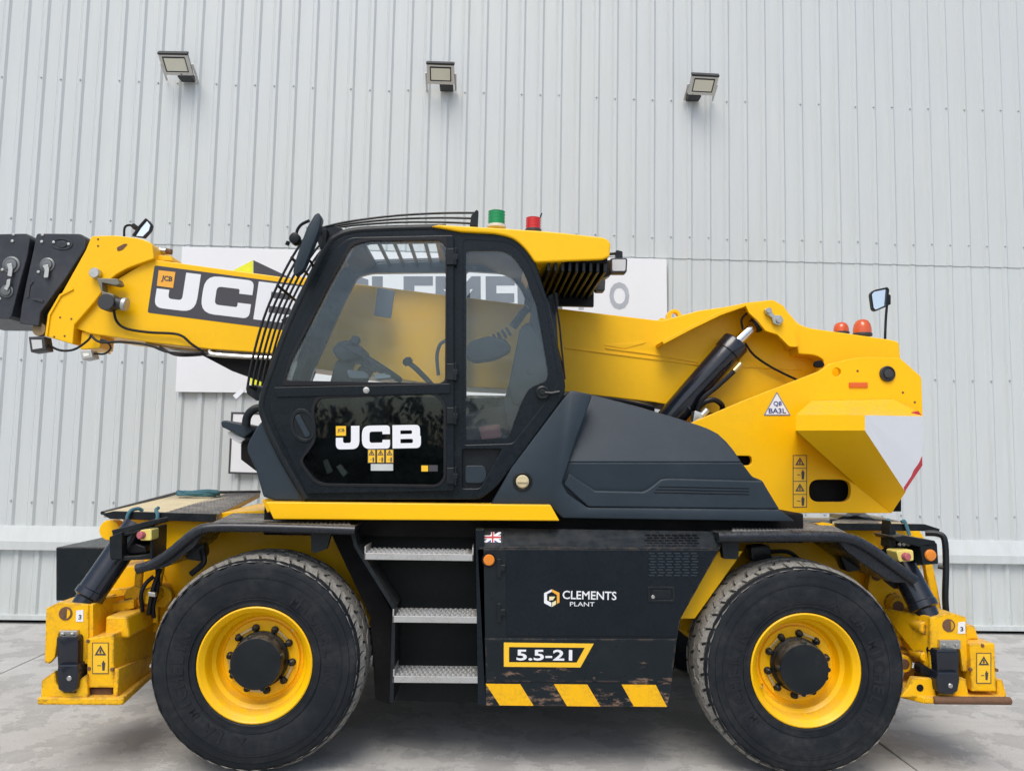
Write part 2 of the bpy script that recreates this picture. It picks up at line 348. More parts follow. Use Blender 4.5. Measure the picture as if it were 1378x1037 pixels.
def concmat():
    mt, nt, b = newmat('yard concrete'); L = nt.links
    g = nd(nt, 'ShaderNodeNewGeometry').outputs['Position']
    mp = nd(nt, 'ShaderNodeMapping'); mp.inputs['Scale'].default_value = (.8, 1.0, 1); mp.inputs['Rotation'].default_value = (0, 0, .35); L.new(g, mp.inputs[0])
    big = noise(nt, mp.outputs[0], 1.1, 8, .62); mid = noise(nt, mp.outputs[0], 6, 7, .65); fine = noise(nt, g, 90, 4, .7)
    med = noise(nt, g, 2.6, 9, .68)
    c = mix(nt, ramp(nt, big, .30, .70), (.415, .41, .385), (.51, .505, .48))
    c = mix(nt, math_(nt, 'MULTIPLY', ramp(nt, med, .50, .64), .7), c, (.60, .595, .57))
    c = mix(nt, math_(nt, 'MULTIPLY', ramp(nt, med, .50, .37), .65), c, (.30, .297, .28))
    c = mix(nt, math_(nt, 'MULTIPLY', ramp(nt, mid, .44, .70), .30), c, (.58, .575, .55))
    c = mix(nt, math_(nt, 'MULTIPLY', ramp(nt, fine, .42, .75), .45), c, (.26, .255, .24))
    wv = nd(nt, 'ShaderNodeTexVoronoi', feature='DISTANCE_TO_EDGE'); wv.inputs['Scale'].default_value = 9
    ds = nd(nt, 'ShaderNodeMixRGB'); ds.inputs[0].default_value = .12; L.new(g, ds.inputs[1])
    nz = nd(nt, 'ShaderNodeTexNoise'); nz.inputs['Scale'].default_value = 5; L.new(g, nz.inputs['Vector']); L.new(nz.outputs['Color'], ds.inputs[2]); L.new(ds.outputs[0], wv.inputs['Vector'])
    cr_ = ramp(nt, wv.outputs['Distance'], .0, .035, (1, 1, 1, 1), (0, 0, 0, 1))
    cm = math_(nt, 'MULTIPLY', cr_, ramp(nt, noise(nt, g, 1.7, 3, .5), .48, .62))
    c = mix(nt, math_(nt, 'MULTIPLY', cm, .45), c, (.62, .615, .595))
    mpt = nd(nt, 'ShaderNodeMapping'); mpt.inputs['Scale'].default_value = (.25, 3.2, 1); mpt.inputs['Rotation'].default_value = (0, 0, -.06); L.new(g, mpt.inputs[0])
    tk = noise(nt, mpt.outputs[0], 1.3, 5, .6)
    c = mix(nt, math_(nt, 'MULTIPLY', ramp(nt, tk, .54, .74), math_(nt, 'MULTIPLY', ramp(nt, mid, .3, .7), .45)), c, (.24, .235, .22))
    oil = ramp(nt, noise(nt, g, 2.3, 4, .5), .70, .76); c = mix(nt, math_(nt, 'MULTIPLY', oil, .55), c, (.12, .115, .105))
    sp_ = ramp(nt, noise(nt, g, 34, 2, .5), .70, .74); c = mix(nt, math_(nt, 'MULTIPLY', sp_, .5), c, (.17, .165, .15))
    L.new(c, b.inputs['Base Color']); b.inputs['Roughness'].default_value = .8
    bp = nd(nt, 'ShaderNodeBump'); bp.inputs['Strength'].default_value = .35; bp.inputs['Distance'].default_value = .01
    L.new(math_(nt, 'ADD', mid, math_(nt, 'MULTIPLY', fine, .5)), bp.inputs['Height']); L.new(bp.outputs[0], b.inputs['Normal'])
    return mt
CONC = concmat()
JOINT = surf('joint filler', (.10, .095, .085), .9)
LEAF = surf('dark foliage', (.028, .045, .018), .7, var=.4, dscale=1.2)

# ------------------------------------------------------------------ setting: ground
b = NB(); v = [b.verts.new(q) for q in ((-150, -150, -.03), (150, -150, -.03), (150, 150, -.03), (-150, 150, -.03))]; b.faces.new(v)
ground = part('ground', b, JOINT); tag(ground, 'grey concrete yard floor under the machine', kind='structure')
xl = P(0, 906, 0); # slab joints running towards the wall
def gnd(px, py):
    d = RGT*((px-689)/CF) + UPV*((518.5-py)/CF) + FWD; return Vector((CX, -CD, CH)) + d*(-CH/d.z)
JXL = (gnd(2, 905).x+gnd(58, 880).x)/2; JXR = (gnd(1175, 995).x+gnd(1239, 1037).x)/2
xs = [JXL-8.4, JXL-4.2, JXL, (JXL+JXR)/2-.0, JXR, JXR+4.2, JXR+8.4]
xs = [JXL-60, JXL-4.2, JXL, JXR, JXR+4.2, JXR+60]
ys = [-80, -7.5, -3.6, WALL+60]
g_ = .006
for i in range(len(xs)-1):
    for j in range(len(ys)-1):
        b = NB(); box(b, xs[i]+g_, xs[i+1]-g_, ys[j]+g_, ys[j+1]-g_, -.025, 0, .004, 1)
        part('concrete_slab', b, CONC, ground)

# ------------------------------------------------------------------ setting: warehouse wall
wh = empty('warehouse', (1.5, WALL, 0)); tag(wh, 'tall pale grey warehouse clad in vertical ribbed metal sheets behind the machine', 'building')
RIB0 = -3.6816; PIT = .2004
ZJ = P(689, 341, WALL-.03).z; ZLT = P(300, 711, WALL).z; ZLB = P(300, 743, WALL-.06).z
def sheet_mesh(z0, z1, yoff, ribh=.021, nrib=5, pit=PIT):
    prof = []
    for k in range(nrib):
        x = k*pit
        prof += [(x-.5*pit if k == 0 else None, 0)] if k == 0 else []
        prof += [(x-.038, 0), (x-.016, -ribh), (x+.016, -ribh), (x+.038, 0), (x+.045, 0), (x+.047, -.0025), (x+.5*pit-.004, -.0025), (x+.5*pit+.004, -.0025), (x+pit-.047, -.0025), (x+pit-.045, 0)] if k < nrib-1 else [(x-.038, 0), (x-.016, -ribh), (x+.016, -ribh), (x+.038, 0), (x+.5*pit, 0)]
    bm = NB(); A = []; B = []
    for x, y in prof: A.append(bm.verts.new((x, y+yoff, z0))); B.append(bm.verts.new((x, y+yoff, z1)))
    for i in range(len(prof)-1): bm.faces.new((A[i], A[i+1], B[i+1], B[i]))
    # turned lower edge
    C = [bm.verts.new((v.co.x, v.co.y+.012, v.co.z)) for v in A]
    for i in range(len(prof)-1): bm.faces.new((C[i], C[i+1], A[i+1], A[i]))
    bmesh.ops.recalc_face_normals(bm, faces=bm.faces); me = bpy.data.meshes.new('cladding_sheet'); bm.to_mesh(me); bm.free(); me.materials.append(CLAD); return me
tiers = [sheet_mesh(ZJ, 9.0, -.006), sheet_mesh(ZLT-.005, ZJ+.05, .002), sheet_mesh(.075, ZLB+.01, -.012)]
for k in range(-9, 13):
    for t_, me in enumerate(tiers):
        o = _link('cladding_sheet', me, None, wh); o.location = Vector((RIB0+k*5*PIT+(0 if t_ < 2 else .1), WALL, 0))-ORG[wh.name]
XA, XB = RIB0-9*5*PIT-.1, RIB0+13*5*PIT-.1
seg = 4.0; x = XA
while x < XB:
    b = NB(); x1 = min(x+seg, XB)
    ring = [(WALL-.002, ZLT+.004), (WALL-.028, ZLT+.001), (WALL-.075, ZLB+.085), (WALL-.082, ZLB+.083), (WALL-.082, ZLB), (WALL-.070, ZLB), (WALL+.01, ZLB+.02)]
    prism(b, [Vector((x+.002, y, z)) for y, z in ring], [Vector((x1-.002, y, z)) for y, z in ring], 0)
    part('flashing', b, CLAD, wh)
    b = NB(); box(b, x+.002, x1-.002, WALL-.062, WALL+.02, .035, .085, .004)
    part('base_trim', b, CLAD, wh); x = x1
b = NB(); box(b, XA, XB, WALL+.03, WALL+.3, -.02, 9, 0); part('wall_core', b, DARK, wh)
b = NB()
for z, pr in ((5.549, .8), (4.049, 1), (2.603, 1), (1.187, 1), (.16, .7), (6.95, .9)):
    for i in range(-10, 65):
        if R_.random() > pr: continue
        xx = RIB0+i*PIT+(.1 if z < .5 else 0); lathe(b, [(.010, 0), (.010, -.006), (.006, -.010)], (xx, WALL-.021-.006+(.004 if z < 3.9 else 0), z+R_.uniform(-.01, .01)), (0, 1, 0), 6)
part('fixing_screws', b, surf('screw heads', (.43, .45, .45), .5), wh, stuff=True)

# floodlights
def floodlight(px, py, w, yawd, tilt, label):
    sx = -1 if px > 800 else 1; p = P(px, py, WALL-.22); f = empty('floodlight', (p.x, WALL-.04, p.z-.14)); tag(f, label, 'floodlight', 'floodlights along the warehouse wall')
    M = Matrix.Translation(p) @ Matrix.Rotation(rad(yawd), 4, 'Z') @ Matrix.Rotation(rad(tilt), 4, 'X')
    def pc(name, mat, fn, smooth=False):
        b = NB(); fn(b); b.transform(M); return part(name, b, mat, f, smooth)
    h = w*.37
    pc('housing', DGREY, lambda b: (box(b, -w/2+.004, w/2-.004, -.008, .022, -h, h, .006), [box(b, -w/2+.05+k*(w-.1)/8-.003, -w/2+.05+k*(w-.1)/8+.003, .022, .040, -h*.7, h*.7, 0) for k in range(9)]))
    pc('visor', DGREY, lambda b: box(b, -w/2-.003, w/2+.003, -.024, .024, h-.012, h+.010, .004))
    def fr(b):
        me = curve_mesh([fil([(-w/2, -h), (w/2, -h), (w/2, h-.014), (-w/2, h-.014)], .01), fil([(-w/2+.032, -h+.03), (w/2-.032, -h+.03), (w/2-.032, h-.030), (-w/2+.032, h-.030)], .008)], .014, .002)
        me.transform(Matrix(((1, 0, 0, 0), (0, 0, -1, -.016), (0, 1, 0, 0), (0, 0, 0, 1)))); b.from_mesh(me)
    pc('bezel', LGREY, fr)
    pc('gasket', DGREY, lambda b: box(b, -w/2+.03, w/2-.03, -.017, -.009, -h+.028, h-.034, .001))
    pc('lens', LENS, lambda b: box(b, -w/2+.044, w/2-.044, -.020, -.014, -h+.042, h-.048, .002))
    b = NB(); lo = M @ Vector((0, .02, -h*.8)); ax = p.x+sx*w*.22
    box(b, ax-.075, ax+.065, WALL-.15, WALL-.030, lo.z-.065, lo.z+.005, .008); cyl(b, (ax-.03, WALL-.15, lo.z-.03), (ax-.03, WALL-.165, lo.z-.03), .014)
    part('junction_box', b, DGREY, f)
    b = NB(); xx = p.x+sx*(w/2+.010); q = M @ Vector((0, .01, 0)); tube(b, [(xx, q.y, q.z), (xx, WALL-.08, lo.z-.02), (xx, WALL-.032, lo.z-.05)], .011, 6, False); part('bracket', b, LGREY, f); b = NB()
    tube(b, [(p.x-sx*(w/2+.010), q.y, q.z), (p.x-sx*(w/2+.010), WALL-.08, lo.z-.02), (p.x-sx*(w/2+.010), WALL-.032, lo.z-.05)], .011, 6, False)
    part('bracket', b, LGREY, f)
floodlight(237, 86, .30, -2, 50, 'floodlight high on the wall above the yellow boom nose')
floodlight(593, 99, .285, 0, 46, 'floodlight high on the wall above the cab roof')
floodlight(946, 114, .285, 2, 50, 'floodlight high on the wall above the boom lift cylinder and hinge')

# wall signs
def sign_board():
    s = empty('wall_sign', (P(560, 527, WALL-.06).x, WALL-.05, P(560, 527, WALL-.06).z)); tag(s, 'long white sign board with big dark lettering, half hidden behind the cab', 'sign')
    Y = WALL-.062
    b = NB(); plate(b, [(245, 332), (897, 348.5), (899, 535), (236, 527)], Y, Y+.02, .002); part('sign_panel', b, WHT, s)
    b = NB()
    for wd, A, B, h in (('CLEMEN', (436, 432), (757, 431), 62), ('PLANT', (520, 500), (760, 500), 40)):
        text(b, wd, A, B, h, Y-.002, .035)
    part('sign_lettering', b, surf('grey sign letters', (.16, .17, .19), .5), s)
    b = NB(); text(b, 'T', (762, 416), (802, 417), 36, Y-.002, .0); text(b, 'O', (820, 416), (847, 416.5), 38, Y-.002, .03); part('sign_lettering', b, surf('faded sign letters', (.40, .43, .46), .5), s)
    yb = surf('lime sign print', (.80, .80, .02), .45); db = surf('charcoal sign print', (.05, .052, .06), .45)
    b = NB(); plate(b, [(340.5, 350), (290, 376), (290, 398), (340.5, 372)], Y-.002, Y-.0005, 0); part('sign_emblem', b, yb, s); b = NB(); plate(b, [(337, 475), (346, 480), (372, 470), (372, 505), (347, 523), (337, 517)], Y-.002, Y-.0005, 0); part('sign_emblem', b, yb, s)
    b = NB(); plate(b, [(341, 350), (400, 378), (400, 400), (341, 372)], Y-.002, Y-.0005, 0); part('sign_emblem', b, db, s); b = NB(); plate(b, [(400, 400), (400, 470), (375, 483), (375, 412)], Y-.002, Y-.0005, 0); part('sign_emblem', b, db, s)
sign_board()
b = NB(); plate(b, [(312, 555), (420, 558), (420, 639), (308, 636)], WALL-.062, WALL-.045, .002)
ss = part('notice_board', b, WHT); tag(ss, 'small white notice board low on the wall beside the cab nose', 'sign')
b = NB(); cplate(b, [(311, 554), (421, 557), (421, 640), (307, 637)], [[(313.5, 556.5), (418.5, 559.5), (418.5, 637.5), (309.5, 634.5)]], WALL-.066, WALL-.060, 0, Yref=WALL-.066); part('board_edge', b, DEC, ss)

# trees behind the photographer, seen only as reflections in the glass
b = NB()
for i in range(60):
    x0 = -32+i*1.1+R_.uniform(-.4, .4); hh = R_.uniform(2.6, 4.6)
    for k in range(150):
        t = R_.random()**.8; a = R_.uniform(0, 6.28); rr = R_.uniform(.2, 1.5)*(1.05-t*.75)
        c = Vector((x0+math.cos(a)*rr, -27+math.sin(a)*rr, t*hh)); s = R_.uniform(.10, .30)
        u = Vector((R_.uniform(-1, 1), R_.uniform(-1, 1), R_.uniform(.2, 1.6))).normalized(); w_ = u.cross(Vector((R_.uniform(-1, 1), R_.uniform(-1, 1), .1))).normalized()
        b.faces.new([b.verts.new(c+u*s), b.verts.new(c+w_*s*.4), b.verts.new(c-u*s), b.verts.new(c-w_*s*.4)])
for x0 in range(-33, 34):
    z1 = R_.uniform(1.9, 3.1); vs = [b.verts.new(q) for q in ((x0, -27.6, 0), (x0+1, -27.6, 0), (x0+1, -27.6, z1), (x0, -27.6, z1+R_.uniform(-.4, .4)))]; b.faces.new(vs)
me = bpy.data.meshes.new('tree_line'); b.to_mesh(me); b.free()
o = _link('tree_line', me, LEAF, None); tag(o, 'dark hedge and trees reflected in the lower cab windows', kind='stuff')

# ================================================================== TELEHANDLER
T = empty('telehandler', (1.5, 1.21, 0)); tag(T, 'big yellow and black rotating telehandler standing side-on in front of the warehouse', 'telehandler')
WR = .583; WBASE = 3.0; TW = 2.43

# ---- wheels
def make_wheel():
    w = empty('wheel', (0, .225, WR), T); c = (0, 0, WR)
    b = NB(); pr = [(.300, .030), (.318, .012), (.335, .016), (.36, .006), (.40, .001), (.44, .000), (.475, .003), (.505, .007), (.507, .013), (.530, .016), (.546, .024), (.556, .040), (.556, .41), (.546, .426), (.530, .434), (.44, .45), (.36, .444), (.30, .42)]
    lathe(b, pr, c, (0, 1, 0), 72, close=False)
    lathe(b, [(.468, .001), (.468, -.002), (.462, -.002), (.462, .001)], c, (0, 1, 0), 72, close=False); lathe(b, [(.352, .006), (.352, .002), (.347, .002), (.347, .012)], c, (0, 1, 0), 72, close=False)
    part('tyre', b, RUB, w, True)
    b = NB(); lathe(b, [(.556, .045), (.561, .10), (.561, .35), (.556, .405)], c, (0, 1, 0), 72, close=False); part('tread_base', b, TRG, w, True)
    b = NB(); N = 42
    rows = [(.020, .100, 0), (.108, .178, .5), (.186, .264, 0), (.272, .342, .5), (.350, .430, 0)]
    for ri, (ya, yb, ph) in enumerate(rows):
        for k in range(N):
            a = 2*math.pi*(k+ph)/N; da = 2*math.pi/N*.80; sk = .045*(1 if ri % 2 else -1); jr = R_.uniform(-.005, .003); jz = R_.uniform(-.004, .004)
            def pt(aa, y, r): return Vector((math.sin(aa)*r, y, WR+math.cos(aa)*r))
            def rad_(y): return .583-.028*abs((y-.225)/.205)**3+jr
            ed = .018
            o4 = []
            for (ss_, yy) in ((0, ya), (.5, ya-.0 if ri else ya), (1, ya), (1, yb), (.5, yb), (0, yb)):
                bow = (.010 if ss_ == .5 else 0)*(1 if ri % 2 else -1)
                o4.append((a+da*(ss_-.5)+sk*((yy-ya)/(yb-ya)-.5), yy+bow+jz*.3))
            if ri == 0:
                top = [pt(aa, max(y, ya+.02) if y < (ya+yb)/2 else y, rad_(y)-(.004 if y < (ya+yb)/2 else 0)) for aa, y in o4]; bot = [pt(aa, y, .545 if y < (ya+yb)/2 else .553) for aa, y in o4]
            elif ri == 4:
                top = [pt(aa, min(y, yb-.02) if y > (ya+yb)/2 else y, rad_(y)) for aa, y in o4]; bot = [pt(aa, y, .545 if y > (ya+yb)/2 else .553) for aa, y in o4]
            else:
                top = [pt(aa, y, rad_(y)) for aa, y in o4]; bot = [pt(aa, y, .553) for aa, y in o4]
            vt = [b.verts.new(q) for q in top]; vb = [b.verts.new(q) for q in bot]; b.faces.new(vt)
            for i in range(6): b.faces.new((vt[i], vb[i], vb[(i+1) % 6], vt[(i+1) % 6]))
    bmesh.ops.recalc_face_normals(b, faces=b.faces)
    tr = part('tread', b, TRD, w, stuff=True)
    b = NB(); lathe(b, [(.296, .040), (.308, .026), (.308, .016), (.301, .012), (.293, .018), (.287, .030), (.276, .038), (.270, .05), (.268, .085), (.260, .115), (.240, .130), (.233, .160), (.224, .172), (.214, .170), (.207, .156), (.10, .156)], c, (0, 1, 0), 64, close=False)
    lathe(b, [(.30, .03), (.28, .05), (.27, .40), (.30, .42)], c, (0, 1, 0), 40, close=False)
    part('rim', b, YEL, w, True)
    b = NB(); lathe(b, [(.152, .160), (.152, .135), (.144, .128), (.140, .124), (.140, .046), (.134, .034), (.02, .031)], c, (0, 1, 0), 40, close=False); v = [e for e in b.verts if abs(e.co.y-.031) < 1e-4]; b.faces.new(v)
    for k in range(4): a = k*1.571+.5; lathe(b, [(.013, .075), (.013, .040), (.008, .037)], (math.cos(a)*.137, 0, WR+math.sin(a)*.137), (0, 1, 0), 8)
    bmesh.ops.recalc_face_normals(b, faces=b.faces); part('hub_cap', b, SATIN, w, True)
    nut0 = None
    for k in range(10):
        a = 2*math.pi*k/10+.2; pos = Vector((math.sin(a)*.171, 0, WR+math.cos(a)*.171))
        if nut0 is None:
            b = NB(); lathe(b, [(.021, .157), (.021, .149), (.0155, .147), (.0155, .124), (.010, .120), (.008, .114)], pos, (0, 1, 0), 10); nut0 = part('wheel_nut', b, SATIN, w, True, ang=30); base = ORG[nut0.name].copy(); dy = base.y
        else: again(nut0, (pos.x, dy, pos.z), w)
    for k in range(5):
        a = 2*math.pi*k/5+.2+.314; pos = Vector((math.sin(a)*.171, 0, WR+math.cos(a)*.171)); b = NB()
        b2 = NB(); box(b2, -.036, .036, .140, .146, -.008, .008, .002); b2.transform(Matrix.Translation(pos) @ Matrix.Rotation(-a if False else a, 4, 'Y')); merge(b, b2); part('nut_link', b, BRASS, w)
    b = NB(); a = .6; cyl(b, (math.sin(a)*.235, .11, WR+math.cos(a)*.235), (math.sin(a)*.252, .07, WR+math.cos(a)*.252), .006, seg=8); part('valve_stem', b, BRASS, w)
    # moulded maker's lettering round the sidewall
    b = NB()
    def arc(s, a0, r0, h, wd, step):
        for k, ch in enumerate(s):
            if ch == ' ': continue
            me = textmesh(ch, .03, .004); xs_ = [q.co.x for q in me.vertices]; cx_ = (min(xs_)+max(xs_))/2
            a = a0+k*step
            for q in me.vertices:
                lx = (q.co.x-cx_)*wd; lz = q.co.y*h/.7; rr = r0+lz
                aa = a+lx/r0
                q.co = Vector((math.sin(aa)*rr, -.0008-q.co.z*.4, WR+math.cos(aa)*rr))
            b.from_mesh(me); bpy.data.meshes.remove(me)
    arc('X LA MICHELIN', rad(176), .375, .064, .080, rad(8.6)); arc('MICHELIN', rad(20), .375, .062, .075, rad(9.5))
    part('sidewall_lettering', b, RUBL, w, stuff=True)
    return w
w0 = make_wheel()
def wheel_at(x, far, rot):
    c = copy_tree(w0, T); c.location = Vector((x, TW-.225 if far else .225, WR))-ORG[T.name]
    c.rotation_euler = (0, rot, math.pi if far else 0)
    return c
w0.rotation_euler = (0, rad(12), 0)
wr = wheel_at(WBASE, False, rad(-150)); wheel_at(0, True, .5); wheel_at(WBASE, True, 1.1)

# ---- chassis
zc = .62
b = NB(); box(b, P(145, 770, 1.0).x, 3.82, .80, 1.63, .66, .98, .01); box(b, -.55, .55, .62, 1.81, .66, 1.20, .01); box(b, 2.45, 3.5, .62, 1.81, .66, 1.20, .01)
part('chassis_frame', b, YEL, T)
b = NB(); plate(b, [(212, 700), (470, 703), (505, 790), (505, 840), (470, 830), (215, 830)], .56, .60, .004); part('arch_panel', b, YEL, T)
b = NB(); plate(b, [(928, 712), (1175, 712), (1195, 780), (1190, 830), (975, 800), (912, 832)], .56, .60, .004); part('arch_panel', b, YEL, T)
b = NB(); plate(b, [(967, 741), (1000, 741), (935, 832), (912, 832)], .20, .30, .003); part('arch_brace', b, YEL, T)
b = NB()
for x in (0, WBASE): cyl(b, (x, .3, WR), (x, TW-.3, WR), .12); lathe(b, [(.14, 0), (.24, .1), (.26, .2), (.24, .3), (.14, .4)], (x, 1.015, WR), (0, 1, 0), 24)
part('axle', b, DARK, T, True)
b = NB(); box(b, .55, 2.42, .62, 1.81, .42, 1.18, .01); part('engine_bay', b, DARK, T)
b = NB(); box(b, .62, 2.2, 1.85, 2.38, .32, 1.2, .03); part('fuel_tank', b, BLKW, T)

b = NB(); plate(b, fil([(430, 600, 20), (470, 566, 30), (860, 560, 30), (980, 575, 20), (1030, 690), (500, 690)]), 1.68, 2.32, .03); part('engine_hood', b, PLAS, T)
# turntable
b = NB(); lathe(b, [(.62, 0), (.62, .10), (.56, .10), (.56, .17)], (1.42, 1.21, 1.19), (0, 0, 1), 48); part('slew_ring', b, DARK, T, True)

# ---- side box with door
bx = empty('side_box', P(800, 950, .1), T)
Zt, Zc = P(700, 711, .13).z, P(700, 738, .05).z
out = [(642, 738), (968, 739), (916, 832), (911, 860), (904, 919), (898, 951), (654, 949), (651, 919)]
b = NB(); plate(b, out, .05, .60, .004)
def top_band(b, pl, pr_, tl, tr_):
    A = [P(*pl, .05), P(*pr_, .05), P(*tr_, .15), P(*tl, .15)]; A = [Vector((p.x, p.y, p.z)) for p in A]
    prism(b, A, [Vector((p.x, .60, p.z)) for p in A], .003)
top_band(b, (642, 737), (969, 738.5), (644, 710), (974, 715)); part('box_body', b, BLKW, bx)
b = NB(); plate(b, [(681.5, 739), (965, 740), (914, 832), (910.5, 856), (681.5, 855)], .043, .06, .003, r=2); dr = part('box_door', b, BLK, bx)
b = NB(); plate(b, [(652, 858.5), (910, 859.5), (904, 918), (655, 917)], .046, .06, .003); part('lower_skirt', b, BLKW, bx)
for yy in (765, 825):
    b = NB(); plate(b, [(669, yy-13), (674, yy-13), (674, yy-5), (680, yy-5), (680, yy+3), (674, yy+3), (674, yy+12), (669, yy+12)], .036, .052, .002); part('door_hinge', b, SATIN, bx)
b = NB(); cplate(b, fil([(872, 789), (908, 789), (908, 810), (872, 810)], 3), [fil([(875, 792), (905, 792), (905, 807), (875, 807)], 2)], .039, .045, .001); plate(b, [(878, 794), (902, 794), (902, 805), (878, 805)], .041, .046, .001)
part('door_latch', b, SATIN, bx)
b = NB(); p = P(879, 803, .038); cyl(b, p, p+Vector((0, .01, 0)), .011, seg=12); part('door_lock', b, STEEL, bx)
b = NB()
for j in range(5):
    for k in range(8):
        x = 868+k*9+(j % 2)*3; y = 718.5+j*3.7
        if x < 938: t = (738-y)/27; plate(b, [(x, y), (x+6.5, y), (x+7.5, y+1.6), (x+1, y+1.6)], .05+.1*t-.003, .05+.1*t+.004, 0)
part('vent_slots', b, DARK, bx, stuff=True)
b = NB()
for j in range(9):
    for k in range(6):
        x = 873+k*11.3+(j % 2)*2; y = 743.5+j*3.7; plate(b, [(x, y), (x+8, y), (x+8.6, y+1.7), (x+.8, y+1.7)], .0395, .046, .0008)
part('vent_slots', b, PLAS, bx, stuff=True)
p = P(658, 753, .05); b = NB(); lathe(b, [(.031, 0), (.031, -.006), (.027, -.010), (.008, -.012)], p, (0, 1, 0), 24); part('side_reflector', b, AMB, bx, True)
b = NB(); lathe(b, [(.040, 0), (.040, -.004), (.031, -.004)], p, (0, 1, 0), 24); part('reflector_ring', b, DARK, bx)
# hazard parallelograms
for q in ([(653.5, 919.5), (700, 920), (718, 949), (672.5, 948.5)], [(745.5, 920), (790.5, 920.5), (808, 950), (763, 949.5)], [(836.5, 920.5), (882.5, 921), (897.5, 950.5), (853, 950)]):
    b = NB(); plate(b, q, .047, .0495, 0); part('hazard_stripe', b, YELS, bx)
b = NB(); cplate(b, [(678, 864), (799, 865.5), (781, 897.5), (678, 896.5)], [[(685, 870), (787, 871), (776, 891), (685, 890.5)]], .0435, .0455, 0); part('capacity_frame', b, LABY, bx)
b = NB(); text(b, '5.5-21', (695, 888), (770, 888.5), 14, .0445, .022); part('capacity_lettering', b, WHT, bx)
# flag sticker
def flag(px, py, w, h, Y):
    f = empty('flag_sticker', P(px, py, Y), bx)
    def fy(py): return .0475+.092*(737-py)/25
    def R(pts, mat, y, nm):
        b = NB(); r0 = [P(px+x*w, py+yy*h, fy(py+yy*h)+y-Y) for x, yy in pts]; prism(b, r0, [p+Vector((0, .0004, .0004)) for p in r0]); part('flag_print', b, mat, bx)
    COL.objects.unlink(f); bpy.data.objects.remove(f)
    R([(0, 0), (1, 0), (1, 1), (0, 1)], BLUV, Y, '')
    R([(0, 0), (.14, 0), (1, .86), (1, 1), (.86, 1), (0, .14)], WHT, Y-.0008, ''); R([(1, 0), (1, .14), (.14, 1), (0, 1), (0, .86), (.86, 0)], WHT, Y-.0010, '')
    R([(0, .33), (.4, .33), (.4, 0), (.6, 0), (.6, .33), (1, .33), (1, .67), (.6, .67), (.6, 1), (.4, 1), (.4, .67), (0, .67)], WHT, Y-.0018, '')
    R([(0, .41), (.45, .41), (.45, 0), (.55, 0), (.55, .41), (1, .41), (1, .59), (.55, .59), (.55, 1), (.45, 1), (.45, .59), (0, .59)], REDV, Y-.0026, '')
b = NB(); A = [P(645, 737, .048), P(678, 737.3, .048), P(678, 712, .140), P(646, 711, .140)]; prism(b, A, [q+Vector((0, .012, 0)) for q in A], .002); part('flag_plate', b, BLK, bx)
flag(652, 715.5, 22, 14, .088)
# owner's mark
def mark(cx, cy, s, Y, par):
    def R(pts, mat): b = NB(); plate(b, [(cx+x*s, cy+y*s) for x, y in pts], Y-.0016, Y, 0); part('owner_emblem', b, mat, par)
    cr_ = surf('cream vinyl', (.75, .68, .40), .4) if 'cream vinyl' not in bpy.data.materials else bpy.data.materials['cream vinyl']
    R([(-.9, -.55), (0, -1), (0, -.72), (-.55, -.45), (-.55, .3), (-.05, .55), (-.05, 1.05), (-.9, .6)], WHT)
    R([(.03, -1), (.9, -.6), (.9, .55), (.6, .7), (.6, -.35), (.03, -.7)], AMBD)
    R([(.03, .55), (.5, .3), (.5, .75), (.03, 1.05)], cr_); R([(-.3, -.15), (.4, -.15), (.15, .25), (-.3, .3)], cr_)
mark(742.5, 804, 11.5, .043, bx)
b = NB(); text(b, 'CLEMENTS', (757, 805.5), (829.5, 807), 11, .042, .012); text(b, 'PLANT', (767, 815), (800, 815.5), 5.5, .042, .0); part('owner_lettering', b, WHT, bx)

# ---- steps
st = empty('access_steps', P(580, 940, .2), T)
b = NB(); plate(b, [(470, 708), (655, 708), (655, 945), (528, 942), (524, 840), (486, 760)], .36, .38, 0); part('step_back', b, surf('step backing', (.008, .011, .011), .6, spec=.25), st)
b = NB(); plate(b, [(640, 712), (651, 712), (655, 948), (643, 948)], .05, .40, .003); part('step_side', b, BLK, st)
sp = [(472, 708), (479, 735), (530, 818), (527, 945)]
b = NB(); plate(b, strip(sp, 5), .06, .38, .001); part('step_side', b, SATIN, st)
b = NB(); plate(b, [(440, 706), (474, 706), (481, 738), (527, 822), (526, 948), (505, 940), (498, 830)], .30, .50, .003); part('step_mount', b, DARK, st)
for (xa, xb, yt, yb) in ((490, 637, 737, 752.5), (528, 643, 820.5, 837), (528.5, 645, 898.5, 918)):
    Yf = .055; zt = P(xa, yb-9, Yf).z; x0 = P(xa, yb, Yf).x; x1 = P(xb, yb, Yf).x; zb = P(xa, yb, Yf).z
    # back edge depth such that the top face shows
    b = NB(); box(b, x0, x1, Yf, Yf+.012, zb, zt, .002); box(b, x0, x1, Yf+.012, Yf+.22, zt-.006, zt-.001, 0); box(b, x0, x0+.008, Yf, Yf+.22, zb, zt+.035, .002); box(b, x1-.008, x1, Yf, Yf+.22, zb, zt+.035, .002); box(b, x0, x1, Yf+.21, Yf+.222, zb, zt, .001)
    nx = int((x1-x0)/.028)
    for j in range(4):
        for k in range(nx):
            cx_ = x0+.02+k*.028+(j % 2)*.012; cy_ = Yf+.03+j*.05
            if cx_ < x1-.02: lathe(b, [(.011, 0), (.009, .010), (.005, .011)], (cx_, cy_, zt-.001), (0, 0, 1), 6)
    part('step_tread', b, GALV, st)

